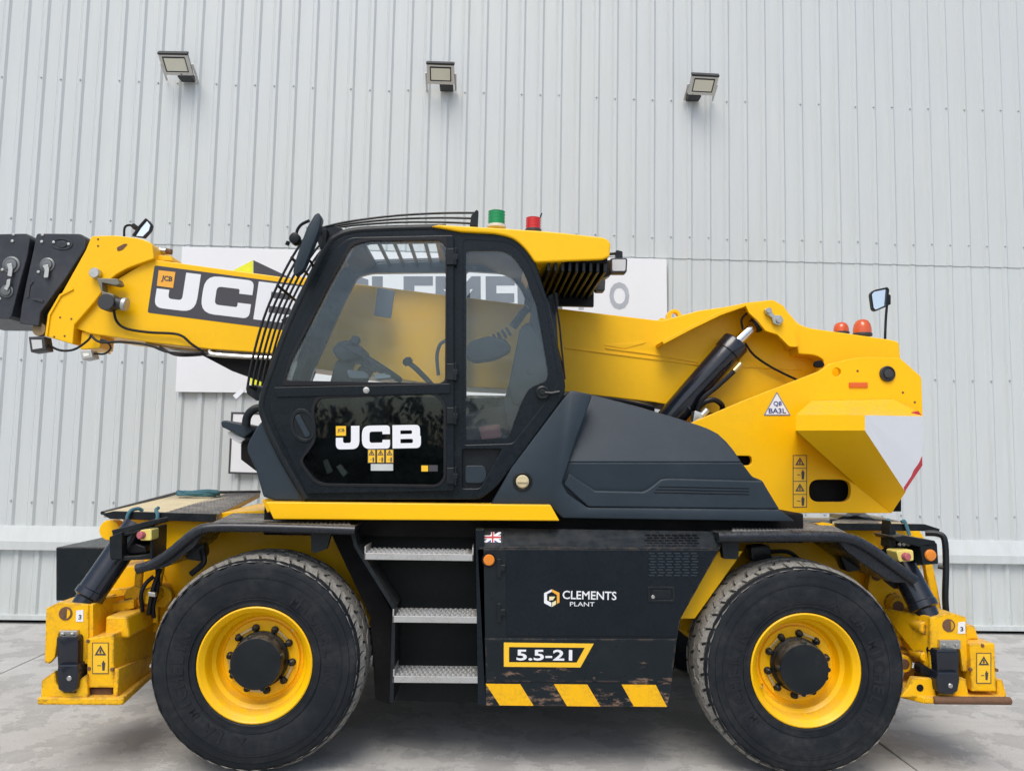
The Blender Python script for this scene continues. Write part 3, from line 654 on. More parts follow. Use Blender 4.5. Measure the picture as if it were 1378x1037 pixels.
# ---- fenders
def fender(path, Yn, Yf, thick, name):
    f = empty(name, P(*path[len(path)//2], Yn), T)
    b = NB(); q = cr([Vector((x, y, 0)) for x, y in path], 4); q = [(p.x, p.y) for p in q]
    plate(b, strip(q, thick*.55), Yn+.02, Yf, 0); part('fender_skin', b, SATIN, f, True)
    b = NB(); tube(b, [P(x, y+1.5, Yn+.026) for x, y in q], thick*.5*mpp(0), 12, False); part('fender_edge', b, FEND, f, True)
    return f
ff = fender([(184, 764), (205, 757), (228, 743), (262, 715), (284, 708), (330, 707.5), (400, 709), (478, 711.5)], .0, .72, 13, 'fender')
fr_ = fender([(966, 721), (1040, 720), (1100, 720), (1140, 722.5), (1165, 733), (1200, 757), (1230, 779)], .02, .72, 15, 'fender')
def chequer(b, q, zoff, nx, ny, s):
    A, B, C, D = q   # near-left, near-right, far-right, far-left world points
    for i in range(nx):
        for j in range(ny):
            u = (i+.5)/nx; v_ = (j+.5)/ny; p = A.lerp(B, u).lerp(D.lerp(C, u), v_); d = Vector((1, 1, 0)) if (i+j) % 2 else Vector((1, -1, 0)); d = d.normalized()*s; n_ = Vector((-d.y, d.x, 0))*.28
            vs = [b.verts.new(p+x_+Vector((0, 0, zoff))) for x_ in (d, n_, -d, -n_)]; tp = b.verts.new(p+Vector((0, 0, zoff+.004)))
            for k in range(4): b.faces.new((vs[k], vs[(k+1) % 4], tp))
    bmesh.ops.recalc_face_normals(b, faces=b.faces)
def pad(b, q, t):
    prism(b, q, [p-Vector((0, 0, t)) for p in q], .001)
for f, q in ((ff, [P(283, 704, .05), P(472, 706.5, .05), P(472, 688.5, .72), P(318, 688, .72)]), (fr_, [P(985, 714.5, .05), P(1140, 716.5, .05), P(1112, 702.5, .72), P(985, 701, .72)])):
    b = NB(); pad(b, q, .006); chequer(b, q, .0, 30, 20, .013); part('tread_plate', b, TREADP, f)
b = NB(); plate(b, [(418, 716), (446, 716), (440, 738), (424, 744), (419, 742)], .08, .12, .002); part('fender_bracket', b, SATIN, ff)
b = NB(); plate(b, [(248, 722), (272, 718), (276, 745), (270, 755), (250, 752)], .2, .28, .004, r=3); tpx(b, [(272, 740, .2), (274, 756, .18), (262, 768, .17), (257, 772, .17)], .017); part('fender_bracket', b, SATIN, ff, True)
b = NB(); plate(b, fil([(1125, 724), (1150, 726, 6), (1170, 738), (1226, 774, 4), (1226, 784, 6), (1200, 784, 8), (1160, 757), (1140, 742)]), .05, .5, .01); part('fender_flap', b, FEND, fr_)
b = NB(); plate(b, fil([(190, 759), (207, 752), (228, 738), (262, 712), (276, 712), (262, 735), (225, 762), (200, 768)], 3), .05, .4, .006); part('fender_flap', b, FEND, ff)
b = NB(); plate(b, [(971, 727), (995, 725), (994, 752), (974, 752)], .08, .14, .003, r=2); part('fender_bracket', b, SATIN, fr_)
b = NB(); plate(b, [(1010, 735), (1036, 733), (1040, 752), (1012, 756)], .3, .42, .01, r=6); tpx(b, [(1036, 742, .34), (1060, 742, .3), (1075, 752, .32)], .012); part('fender_bracket', b, SATIN, fr_, True); b = NB(); plate(b, [(1130, 745), (1160, 742), (1170, 765), (1140, 770)], .3, .4, .01, r=5); part('fender_bracket', b, SATIN, fr_, True)

# ---- front and rear decks
dk = empty('front_deck', P(240, 700, 1.1), T)
def deck(pts_near, pts_far, Yn, Yf, mat, par, t=.03, name='deck_plate'):
    b = NB(); A = P(*pts_near[0], Yn); B = P(*pts_near[1], Yn); C = P(*pts_far[1], Yf); D = P(*pts_far[0], Yf)
    pad(b, [A, B, C, D], t); part(name, b, mat, par); return [A, B, C, D]
deck((139, 690), (226, 686.5), .52, 1.75, DECKM, dk) if False else None
A = deck((139, 688.5), (290, 691.5), .50, 1.9, DECKM, dk) if False else None
q = deck((142, 687.5), (222, 690), .50, 1.9, DECKM, dk) if False else None
A, B, C, D = P(140, 689, .5), P(292, 693, .5), P(350, 663.5, 1.9), P(243, 664.5, 1.9)
b = NB(); pad(b, [A, B, C, D], .03); part('deck_plate', b, DECKM, dk)
n_ = Vector((0, 0, .003))
q = [A.lerp(B, .52)+n_, B+n_, C+n_, D.lerp(C, .60)+n_]; b = NB(); pad(b, q, .002); chequer(b, q, 0, 26, 34, .018); part('tread_plate', b, TREADP, dk)
b = NB(); prism(b, [P(136, 691, .47), P(152, 687.5, .47), P(290, 691, .47), P(288, 702, .47), P(148, 698, .47)], [p+Vector((0, .03, 0)) for p in [P(136, 691, .47), P(152, 687.5, .47), P(290, 691, .47), P(288, 702, .47), P(148, 698, .47)]], .002)
tube(b, [P(140, 690, .49)+Vector((-.01, 0, 0)), D+Vector((-.02, 0, .01))], .012, 6, False); tube(b, [D+Vector((-.02, .01, .01)), C+Vector((0, .01, .012))], .012, 6, False)
b2 = [P(290, 692, .48), P(350, 676, 1.0)]
part('deck_edge', b, SATIN, dk)
b = NB(); plate(b, [(290, 690), (355, 686), (360, 700), (290, 702)], .62, 1.8, .003); part('deck_box', b, YEL, dk)
b = NB(); plate(b, [(190, 699), (290, 702), (290, 790), (196, 790)], .62, 1.8, .004); part('front_frame', b, YEL, T)
b = NB(); plate(b, [(241, 700), (246, 700), (246, 780), (241, 780)], .57, .62, .002); plate(b, [(205, 700), (209, 700), (220, 770), (216, 770)], .57, .62, .002); part('frame_rib', b, YEL, T)
dr_ = empty('rear_deck', P(1180, 700, 1.1), T)
A, B, C, D = P(1120, 702, .5), P(1236, 706, .5), P(1236, 696, 1.9), P(1165, 691, 1.9); C = Vector((B.x+.05, 1.9, D.z))
b = NB(); pad(b, [A, B, C, D], .03); part('deck_plate', b, DECKM, dr_)
q = [A+n_, A.lerp(B, .55)+n_, D.lerp(C, .5)+n_, D+n_]; b = NB(); pad(b, q, .002); chequer(b, q, 0, 22, 30, .018); part('tread_plate', b, TREADP, dr_)
b = NB(); L = [P(1125, 703.5, .47), P(1245, 705, .47), P(1265, 711.5, .47), P(1264, 714.5, .47), P(1128, 713, .47)]; prism(b, L, [p+Vector((0, .03, 0)) for p in L], .002); part('deck_edge', b, SATIN, dr_)
b = NB(); plate(b, [(1100, 705), (1112, 703), (1128, 706), (1120, 716)], .5, .56, .002); part('deck_box', b, YEL, dr_)
b = NB(); plate(b, [(1130, 713), (1238, 714), (1244, 724), (1235, 790), (1140, 790)], .72, 1.8, .004); part('rear_frame', b, YEL, T)

# ---- stabilisers
def warning_label(px, py, w, h, Y, par, dark=DEC, two=True):
    b = NB(); plate(b, [(px, py), (px+w, py), (px+w, py+h), (px, py+h)], Y-.001, Y, 0); part('warning_label', b, LABY, par)
    b = NB(); e = .9; cplate(b, [(px, py), (px+w, py), (px+w, py+h), (px, py+h)], [[(px+e, py+e), (px+w-e, py+e), (px+w-e, py+h-e), (px+e, py+h-e)]], Y-.0022, Y-.0012, 0)
    cx_ = px+w/2
    def tri(cy, s): cplate(b, [(cx_, cy-s*.95), (cx_+s, cy+s*.75), (cx_-s, cy+s*.75)], [[(cx_, cy-s*.45), (cx_+s*.55, cy+s*.48), (cx_-s*.55, cy+s*.48)]], Y-.0022, Y-.0012, 0); plate(b, [(cx_-s*.12, cy-.25*s), (cx_+s*.12, cy-.25*s), (cx_+.16*s, cy+.38*s), (cx_-.16*s, cy+.38*s)], Y-.0022, Y-.0012, 0)
    def man(cy, s): plate(b, [(cx_+s*.5, cy-s), (cx_+s*.75, cy-s), (cx_+s*.75, cy-s*.7), (cx_+s, cy-s*.6), (cx_+s*.85, cy+s), (cx_+s*.4, cy+s), (cx_+s*.3, cy-s*.6), (cx_+s*.5, cy-s*.7)], Y-.0022, Y-.0012, 0); plate(b, [(cx_-s*.6, cy-s*.08), (cx_+s*.1, cy-s*.08), (cx_+s*.1, cy+s*.08), (cx_-s*.6, cy+s*.08)], Y-.0022, Y-.0012, 0)
    if two == 4:
        for k in range(4):
            yy = py+h*(k+.5)/4
            (tri if k % 2 == 0 else man)(yy, w*.33)
        for k in (1, 2, 3): plate(b, [(px, py+h*k/4-.4), (px+w, py+h*k/4-.4), (px+w, py+h*k/4+.4), (px, py+h*k/4+.4)], Y-.0022, Y-.0012, 0)
    else: tri(py+h*.27, w*.36); man(py+h*.74, w*.3)
    part('warning_print', b, dark, par)
def stabiliser(L):
    s = empty('stabiliser', P(*L['org'], .25), T)
    def X(px, Y=.03): return P(px, 900, Y).x
    # foot plate
    y0 = L['pad']; zt = P(y0[0], y0[2], .0).z; xa, xb = P(y0[0], y0[2], 0).x, P(y0[1], y0[2], 0).x; zz = zt-.038
    if L['side'] < 0: plan = [(xa, .0), (xb, .0), (xb+.03, .01), (P(204, 905, .5).x, .52), (P(204, 905, .5).x-.04, .62), (xa+.05, .62), (xa, .55)]
    else: plan = [(xa+.14, .0), (xb, .0), (xb, .55), (xb-.05, .62), (xa+.05, .62), (xa-.02, .4), (xa, .2)]
    b = NB(); prism(b, [Vector((x, y, zt)) for x, y in plan], [Vector((x, y, zz)) for x, y in plan], .008); part('foot_plate', b, YELW, s)
    if L['side'] < 0: e = [(xa+.01, .02), (xb, .006), (xb+.025, .02), (P(204, 905, .5).x-.01, .52)]
    b = NB()
    if L['side'] < 0:
        plate(b, [(55, 938), (56, 915), (74, 902), (76, 920), (86, 932), (102, 932), (105, 915), (117, 907), (118, 938)], .01, .035, .004)
        plate(b, [(55, 938), (58, 938), (59, 913), (56, 915)], .035, .4, .003)
        A = [P(158, 938, .03), P(201, 905, .5)]; r0 = [A[0], A[1], A[1]+Vector((0, 0, .10)), A[0]+Vector((0, 0, .15))]; prism(b, r0, [p+Vector((-.025, 0, 0)) for p in r0], .004)
    else:
        plate(b, [(1210, 938), (1222, 926), (1229, 911), (1257, 913), (1259, 930), (1261, 938)], .03, .07, .006)
        plate(b, [(1281, 938), (1288, 920), (1290, 912), (1300, 913), (1304, 938)], .04, .08, .004)
        plate(b, [(1341, 937), (1342, 915), (1349, 914), (1355, 937)], .06, .4, .004)
        plate(b, [(1262, 938), (1262, 931), (1281, 931), (1281, 938)], .05, .09, .002)
    part('foot_lug', b, YELW, s)
    if L['side'] > 0:
        b = NB(); x0 = P(1256, 940, 0).x; cyl(b, (x0, -.002, zt-.016), (xb+.01, -.002, zt-.016), .021, seg=14); part('foot_roller', b, RUST, s, True); 
        b = NB(); p = P(1238, 925, .03); cyl(b, p-Vector((0, .004, 0)), p+Vector((0, .01, 0)), .02, seg=14); part('foot_hole', b, DARK, s)
    else:
        b = NB(); plate(b, [(119, 926), (152, 926), (150, 935), (122, 935)], .06, .3, .008); part('foot_roller', b, RUST, s)
    # leg end
    b = NB(); plate(b, L['leg'], .06, .085, .005)
    for sp_ in L['legsides']: plate(b, sp_, .085, .42, .003)
    part('leg_housing', b, YELW, s)
    if L['side'] < 0:
        b = NB(); A = [P(119, 813, .07), P(119, 890, .07), P(119, 890, .07)+Vector((.0, .42, .12)), P(119, 813, .07)+Vector((0, .42, -.02)), P(119, 813, .07)+Vector((0, .16, .01))]; prism(b, A, [p+Vector((.025, 0, 0)) for p in A], .003); part('leg_side', b, YELW, s)
    else:
        b = NB(); A = [P(1253, 829, .07), P(1253, 905, .07), P(1225, 880, .30), P(1183, 878, .44), P(1183, 817, .44)]; prism(b, A, [p+Vector((0, .03, 0)) for p in A], .003)
        for (px, py, r) in ((1241, 843, .035), (1241, 882, .026)): p = P(px, py, .14); cyl(b, p+Vector((0, -.03, 0)), p+Vector((0, .1, 0)), r)
        part('leg_side', b, YELW, s)
        b = NB(); plate(b, [(1238, 897), (1244, 894), (1258, 903), (1258, 911), (1240, 907)], .05, .12, .006); part('leg_slot', b, DARK, s)
        b = NB(); p = P(1217, 893, .25); cyl(b, p, p+Vector((0, .12, 0)), .05); part('leg_boss', b, YELW, s, True)
        b = NB(); cyl(b, p-Vector((0, .004, 0)), p+Vector((0, .01, 0)), .03); part('boss_bore', b, RUST, s)
    hx, hy = L['hole']; p = P(hx, hy, .06); b = NB(); lathe(b, [(.036, 0), (.036, -.003), (.028, -.003)], p, (0, 1, 0), 20); part('pin_hole', b, RUST, s)
    b = NB(); me = curve_mesh([[(.027*math.cos(t*.3-1.2), .027*math.sin(t*.3-1.2)) for t in range(9)]], .004); me.transform(Matrix(((1, 0, 0, p.x), (0, 0, -1, p.y-.005), (0, 1, 0, p.z), (0, 0, 0, 1)))); b.from_mesh(me); part('hole_face', b, YELW, s)
    sx, sy = L['sticker']; b = NB(); plate(b, [(sx-4.5, sy-7), (sx+5, sy-8), (sx+5, sy+8), (sx-5, sy+8)], .0575, .0595, 0); part('id_sticker', b, WHT, s)
    b = NB(); text(b, '3', (sx-1.5, sy+5), (sx+2.5, sy+5), 6, .0570, .03); part('sticker_print', b, DEC, s)
    x0, x1, yt, yb = L['clip']; b = NB(); plate(b, [(x0, yt), (x1, yt), (x1, yb), (x0, yb)], .035, .06, .003)
    for xx in (x0+5, x1-6): p = P(xx, (yt+yb)/2, .035); lathe(b, [(.010, 0), (.010, -.01), (.005, -.012)], p, (0, 1, 0), 6)
    part('clip_plate', b, STEEL, s)
    b = NB(); x0, x1, yt, ym, yb = L['boot']
    plate(b, [(x0+1, yt), (x1-2, yt), (x1, yt+4), (x1-1, ym), (x0+2, ym), (x0, yt+4)], .0, .20, .012, r=2)
    plate(b, [(x0+2, ym-4), (x1-1, ym-4), (x1+1, ym+6), (x1-2, yb-4), (x1-9, yb), (x0+9, yb), (x0+2, yb-4), (x0, ym+6)], -.02, .22, .015, r=2); part('foot_link', b, CYLB, s, True, ang=30)
    p = P((x0+x1)/2+3, ym+14, -.02); b = NB(); cyl(b, p-Vector((0, .008, 0)), p+Vector((0, .02, 0)), .013); part('link_pin', b, STEEL, s)
    # telescopic beam
    bm_ = L['beam']; b = NB(); plate(b, bm_, .03, .95, .007); part('beam', b, YELW, s)
    b = NB(); plate(b, L['beamtop'], .12, .9, .012); part('beam_cover', b, YELW, s)
    warning_label(*L['label'], .0285, s)
    for (px, py) in L['bolts']:
        p = P(px, py, .03); b = NB(); cyl(b, p-Vector((0, .006, 0)), p+Vector((0, .01, 0)), .010, seg=8); part('beam_bolt', b, RUST, s)
    # leg cylinder
    c0, c1, rr = L['cyl']; a = P(*c0); d = P(*c1); b = NB(); lathe(b, [(rr*.75, -.06), (rr*.8, -.01), (rr*1.06, 0), (rr*1.06, .035), (rr, .04), (rr, (d-a).length)], a, d-a, 28); part('leg_cylinder', b, CYLB, s, True)
    b = NB(); u_ = (d-a).normalized(); cyl(b, a-u_*.14, a, rr*.6); part('cylinder_rod', b, SATIN, s, True)
    return s
sl_ = stabiliser(dict(side=-1, org=(105, 930), pad=(50, 158, 938), leg=[(62, 818), (80, 809.5), (119, 813), (118.5, 893), (108, 893), (106, 868), (104, 851), (79, 851), (76, 868), (74, 884), (66, 893), (60, 891)], legsides=[[(62, 818), (66, 816), (64, 889), (60, 890)], [(62, 818), (80, 809.5), (119, 813), (119, 817), (80, 814), (64, 822)]],
    hole=(88.5, 825), sticker=(107, 828), clip=(80, 104, 848, 857), boot=(76, 105, 856, 898, 931), beam=[(117, 859), (153, 853), (153, 925), (117, 925)], beamtop=[(142, 829), (171, 829), (174, 858), (141, 858)], label=(124, 864, 22, 42), bolts=[(118.5, 862), (151, 900), (120, 899)], cyl=((119, 803, .15), (186, 706, .30), .078)))
sr_ = stabiliser(dict(side=1, org=(1280, 930), pad=(1210, 1357, 937), leg=[(1252, 831), (1278, 824), (1300, 830), (1303, 870), (1302, 903), (1296, 903), (1293, 880), (1290, 866), (1263, 866), (1261, 880), (1260, 904), (1252, 905)], legsides=[[(1296, 830), (1300, 830), (1303, 870), (1299, 870)], [(1252, 831), (1278, 824), (1300, 830), (1300, 834), (1278, 828), (1254, 835)]],
    hole=(1276.5, 841), sticker=(1294, 844), clip=(1265, 1293, 861, 873), boot=(1260, 1291, 874, 908, 934), beam=[(1305, 866), (1339, 865), (1341, 930), (1308, 930)], beamtop=[(1296, 842), (1312, 841), (1318, 860), (1296, 862)], label=(1314, 878, 20, 41), bolts=[(1306, 900), (1341, 901), (1322, 868)], cyl=((1244, 818, .18), (1200, 736, .34), .078)))
# brackets behind the left leg
b = NB()
for (px, py, r, ya, yb_) in ((181, 803, .062, .35, .40), (217, 803, .062, .42, .47), (198, 802, .045, .30, .6)):
    p = P(px, py, ya); cyl(b, p, Vector((p.x, yb_, p.z)), r)
plate(b, [(183, 762), (192, 762), (188, 800), (186, 828), (177, 826), (178, 806)], .36, .39, .003); plate(b, [(214, 754), (222, 752), (213, 800), (212, 838), (205, 838), (207, 800)], .42, .45, .003)
plate(b, [(146, 793), (180, 790), (180, 800), (150, 812), (144, 806)], .45, .50, .004); plate(b, [(150, 812), (180, 806), (180, 818), (134, 828)], .3, .5, .004)
part('leg_bracket', b, YELW, T)
b = NB(); plate(b, [(150, 765), (215, 757), (230, 800), (225, 850), (160, 850), (147, 800)], .55, 1.8, .004); part('front_frame', b, YEL, T)
b = NB(); tpx(b, [(207, 775, .3), (196, 785, .28), (190, 800, .27), (192, 822, .3)], .012); tpx(b, [(216, 765, .3), (208, 785, .27), (203, 805, .27), (200, 826, .3)], .013); tpx(b, [(212, 765, .32), (212, 790, .3), (206, 815, .3), (207, 830, .33)], .013); part('hydraulic_hose', b, HOSE, T, True)
b = NB(); plate(b, [(199, 796), (209, 797), (209, 803), (199, 802)], .23, .26, .003); part('hose_clamp', b, STEEL, T)
# brackets by the right leg
b = NB(); plate(b, [(1172, 757), (1200, 765), (1230, 800), (1226, 826), (1186, 818), (1168, 792)], .46, .52, .004); p = P(1213, 815, .38); cyl(b, p, p+Vector((0, .12, 0)), .06)
plate(b, [(1245, 760), (1252, 745), (1262, 790), (1268, 826), (1256, 826)], .40, .44, .004)
part('leg_bracket', b, YELW, T)
b = NB(); p = P(1180, 774, .455); cyl(b, p-Vector((0, .002, 0)), p+Vector((0, .01, 0)), .032); p = P(1209, 816, .375); cyl(b, p-Vector((0, .002, 0)), p+Vector((0, .01, 0)), .034); part('bracket_bore', b, RUST, T)
b = NB()
for k in range(4): tpx(b, [(1175+k*5, 760, .36), (1190+k*5, 778+k, .3), (1205+k*4, 790, .3)], .012)
part('hydraulic_hose', b, HOSE, T, True)
# rollers under the decks, control boxes, e-stops
b = NB(); p = P(147, 713, .62); cyl(b, p, p+Vector((0, .09, 0)), .062); p = P(178, 702, .62); cyl(b, p, p+Vector((0, .05, 0)), .06); part('pulley', b, YEL, T, True)
b = NB(); p = P(1182, 722, .62); cyl(b, p, p+Vector((0, .09, 0)), .06); part('pulley', b, YEL, T, True)
def estop(px, py, rx, ry, Y, side):
    e = empty('control_box', P(px, py, Y), T)
    return e
cb = empty('control_box', P(175, 735, .15), T)
b = NB(); cplate(b, fil([(162, 718), (206, 708), (205, 752), (164, 754)], 3), [fil([(165, 721), (202, 712), (202, 745), (185, 748), (166, 749)], 3)], .14, .34, .002); plate(b, [(147, 722), (164, 715), (164, 752), (148, 752)], .12, .18, .004, r=2); plate(b, [(162, 715), (206, 706), (206, 752), (162, 754)], .33, .36, 0)
plate(b, [(150, 713), (205, 699), (207, 706), (163, 718), (152, 722)], .14, .36, .003); part('box_case', b, SATIN, cb)
b = NB(); plate(b, [(188, 713), (204, 711), (204, 727), (188, 727)], .10, .2, .006, r=3); part('stop_housing', b, surf('pale yellow plastic', (.75, .62, .16), .5), cb)
b = NB(); p = P(187, 720, .08); cyl(b, p, p+Vector((.02, .05, 0)), .021); part('stop_button', b, surf('faded red plastic', (.45, .11, .13), .5), cb, True)
b = NB(); plate(b, [(172, 735), (182, 730), (196, 735), (198, 744), (172, 746)], .2, .3, .01); part('valve_block', b, HOSE, cb)
cb = empty('control_box', P(1235, 740, .15), T)
b = NB(); plate(b, [(1202, 722), (1216, 720), (1258, 727), (1262, 735), (1236, 735), (1206, 727)], .12, .36, .004); plate(b, [(1238, 733), (1261, 730), (1263, 758), (1242, 760)], .12, .36, .005, r=2); plate(b, [(1200, 722), (1240, 730), (1243, 760), (1205, 762)], .34, .37, 0); plate(b, [(1198, 700), (1206, 715), (1206, 745), (1196, 735)], .2, .3, .004); part('box_case', b, SATIN, cb)
b = NB(); plate(b, [(1206, 741), (1229, 739.5), (1230, 754), (1210, 756)], .08, .2, .006, r=3); part('stop_housing', b, bpy.data.materials['pale yellow plastic'], cb)
b = NB(); p = P(1222.5, 749, .055); cyl(b, p, p+Vector((-.02, .08, 0)), .022); part('stop_button', b, bpy.data.materials['faded red plastic'], cb, True)
b = NB(); p = P(1251.5, 746.5, .12); lathe(b, [(.033, 0), (.033, -.008), (.028, -.014), (.01, -.017)], p, (0, 1, 0), 24); part('marker_lamp', b, AMB, cb, True)
b = NB()
for xx in (1211, 1217, 1223): p = P(xx, 732, .2); cyl(b, p, p+Vector((0, .1, 0)), .012, seg=10)
part('hydraulic_coupler', b, STEEL, cb, True)
b = NB(); tpx(b, [(1245, 717, .45), (1262, 718, .42), (1271, 726, .40), (1273, 760, .38), (1272, 800, .36), (1273, 822, .36)], .019, 10); tpx(b, [(1262, 762, .4), (1273, 764, .38)], .012, 8); part('guard_hoop', b, SATIN, T, True)
# chest at the nose
b = NB(); A = [P(75, 736, 1.0), P(150, 736, 1.0), P(150, 808, 1.0), P(75, 808, 1.0)]; prism(b, A, [Vector((p.x, 1.75, p.z)) for p in A], .008); part('tool_chest', b, BLKW, T)
# rope and rope handles
for A in ([(171, 708, .44), (171, 696, .44), (176, 687, .46), (186, 684, .5), (192, 687, .52)], [(196, 704, .44), (210, 700, .44), (212, 692, .45), (210, 686, .47), (213, 683, .5)], [(1197, 702, .46), (1195, 699.5, .46), (1198, 710, .44), (1206, 719, .40), (1213, 721, .36)], [(1213, 702, .46), (1217, 701, .46), (1221, 711, .45), (1224, 720, .44)]):
    b = NB(); tpx(b, A, .011, 8); part('rope_handle', b, ROPEM, T, True)
b = NB(); c = P(268, 669, 1.55); R2 = random.Random(3)
for k in range(5):
    pts = [c+Vector((math.cos(t*.9+k)*.16*R2.uniform(.5, 1.1), math.sin(t*.9+k)*.09*R2.uniform(.5, 1.1), .012+.012*R2.random()+k*.006)) for t in range(8)]
    tube(b, pts, .011, 6)
rp = part('rope', b, ROPEM, None, True); tag(rp, 'small tangle of blue-green rope lying on the front deck', 'rope')

# ---- turntable sill
b = NB(); plate(b, [(357, 675), (741, 679), (753, 700.5), (368, 698.5)], .08, .55, .006); part('cab_sill', b, YEL, T)
b = NB(); plate(b, [(352, 672), (372, 668), (380, 676), (360, 690)], .2, .7, .004); part('sill_bracket', b, YEL, T)
b = NB(); box(b, P(370, 690, .5).x, P(1060, 690, .5).x, .25, 2.1, P(600, 722, .3).z, P(600, 682, .3).z, .01); plate(b, [(618, 690), (640, 650), (720, 552), (745, 552), (745, 690)], .24, .9, .004); part('turret_base', b, DARK, T)

# ---- cab
cabx = empty('cab', P(560, 672, .55), T)
YN, YF = .13, .98
OUT = fil([(408, 673), (353, 562, 10), (351, 538, 12), (385, 440), (437, 333, 14), (463, 314, 12), (500, 308, 10), (600, 305.5), (690, 316, 22), (716, 338, 14), (738, 405), (762, 520, 8), (757, 536, 10), (700, 613), (668, 656, 12), (645, 672, 8)])
DOOR_H = fil([(384, 512, 5), (392, 488), (446, 381), (474, 331, 8), (496, 325, 8), (592, 324, 4), (600, 332, 4), (599, 512, 4), (592, 516, 4)])
LOW_H = fil([(430, 536, 12), (584, 530, 14), (597, 545, 12), (597, 643, 10), (588, 652, 10), (428, 650, 14), (406, 620, 8), (427, 592, 12), (423, 550, 10)])
QTR_H = fil([(624, 322, 6), (688, 326, 26), (709, 348, 14), (733, 408), (752, 515, 8), (728, 548, 10), (690, 596, 5), (624, 598, 4)])
POC_H = fil([(622, 604, 3), (676, 604, 4), (646, 657, 6), (622, 657, 3)])
b = NB(); cplate(b, OUT, [DOOR_H, LOW_H, QTR_H, POC_H], YN+.012, YN+.07, .006, Yref=YN); part('side_frame', b, BLK, cabx)
QTR_F = fil([(624, 322, 6), (688, 326, 26), (709, 348, 14), (733, 408), (750, 508, 8), (745, 520, 6), (624, 522, 4)])  # far opening cut short; dark panel below stands in for a dark reflection
OUT_F = fil([(400, 673), (333, 562, 10), (331, 538, 12), (363, 440), (417, 333, 14), (445, 314, 12), (500, 308, 10), (600, 305.5), (690, 316, 22), (716, 338, 14), (738, 405), (762, 520, 8), (757, 536, 10), (700, 613), (668, 656, 12), (645, 672, 8)])
DOOR_F = fil([(369, 518, 5), (381, 480), (430, 372), (452, 331, 8), (474, 325, 8), (592, 324, 4), (602, 332, 4), (601, 516, 4), (594, 520, 4)])
b = NB(); cplate(b, OUT_F, [DOOR_F, QTR_F], YF-.05, YF, .006, Yref=YN); part('side_frame', b, BLK, cabx)
# rounded front edge tube (near and far A posts)
APATH = [(412, 671), (380, 617), (357, 568), (352, 540), (368, 490), (386, 440), (412, 384), (438, 333), (452, 318), (475, 310), (520, 307), (600, 305)]
for yy, dx in ((YN+.03, 0), (YF-.02, -20)):
    b = NB(); pts = [P(x+dx*max(0, min(1, (600-x)/120)), y, YN) for x, y in APATH]; tube(b, [Vector((p.x, yy, p.z)) for p in pts], .024, 10); part('front_post', b, SATIN, cabx, True)
def across(path, w, Y0, Y1, name, mat, bev=.003, smooth=False):
    b = NB(); r0 = [P(x, y, YN) for x, y in strip(path, w)]; prism(b, [Vector((p.x, Y0, p.z)) for p in r0], [Vector((p.x, Y1, p.z)) for p in r0], bev); return part(name, b, mat, cabx, smooth)
across([(346, 538), (379, 440), (405, 384), (431, 333), (454, 315)], 2, YN+.05, YF-.04, 'windscreen', GLS, 0)
across([(354, 545), (360, 565), (408, 668)], 6, YN+.05, YF-.04, 'front_panel', BLK)
across([(760, 530), (700, 612), (660, 660), (643, 671)], 5, YN+.05, YF-.04, 'rear_panel', BLK)
across([(716, 340), (739, 410), (757, 500), (760, 530)], 2, YN+.05, YF-.04, 'rear_window', GLS, 0)
across([(408, 668), (645, 668)], 8, YN+.05, YF-.04, 'cab_floor', DARK)
across([(590, 309), (650, 312), (716, 338)], 6, YN+.05, YF-.04, 'roof_lining', INT)
across([(448, 322), (478, 312)], 9, YN+.05, YF-.04, 'roof_crossbar', INT)
for k in range(6):
    x = 478+k*22; across([(x, 312), (x+5, 311.6)], 4, YN+.05, YF-.04, 'roof_bar', SATIN)
# door
dor = empty('cab_door', P(605, 590, YN), cabx) if False else empty('cab_door', P(605, 590, YN), T)
DO = fil([(414, 664), (365, 560, 8), (363, 540, 10), (392, 460), (446, 340, 12), (470, 320, 10), (611, 317, 4), (611, 660, 4)])
b = NB(); cplate(b, DO, [DOOR_H, LOW_H], YN-.012, YN+.011, .005, Yref=YN); part('door_frame', b, BLK, dor)
b = NB(); cplate(b, fil([(380, 519, 4), (390, 483), (444, 378), (472, 327, 8), (495, 321, 8), (602, 320, 4), (602, 518, 4)]), [DOOR_H], YN-.0165, YN-.0125, .001, Yref=YN); part('window_seal', b, HOSE, dor)
b = NB(); plate(b, [(368, 521), (606, 516), (606, 529), (372, 534)], YN-.022, YN-.0125, .003, r=2); part('door_rail', b, BLK, dor)
g_ = [(382, 515), (390, 486), (444, 380), (473, 329), (495, 323), (602, 322), (602, 516)]
b = NB(); plate(b, g_, YN-.004, YN+.002, 0); part('upper_window', b, GLS, dor)
b = NB(); plate(b, [(421, 533), (598, 527), (600, 655), (425, 653), (403, 620), (424, 593)], YN-.004, YN+.002, 0); part('lower_window', b, GLD, dor)
b = NB(); cplate(b, fil([(427, 532.5, 12), (586, 526.5, 14), (600.5, 543, 12), (600.5, 645, 10), (590, 655.5, 10), (426, 653.5, 14), (402, 621, 8), (423, 592, 12), (419, 548, 10)]), [LOW_H], YN-.0165, YN-.0125, .001, Yref=YN); part('window_seal', b, HOSE, dor)
def oval(cx, cy, rx, ry, tilt, n=24):
    return [(cx+rx*math.cos(t)*math.cos(tilt)-ry*math.sin(t)*math.sin(tilt), cy+rx*math.cos(t)*math.sin(tilt)+ry*math.sin(t)*math.cos(tilt)) for t in [2*math.pi*k/n for k in range(n)]]
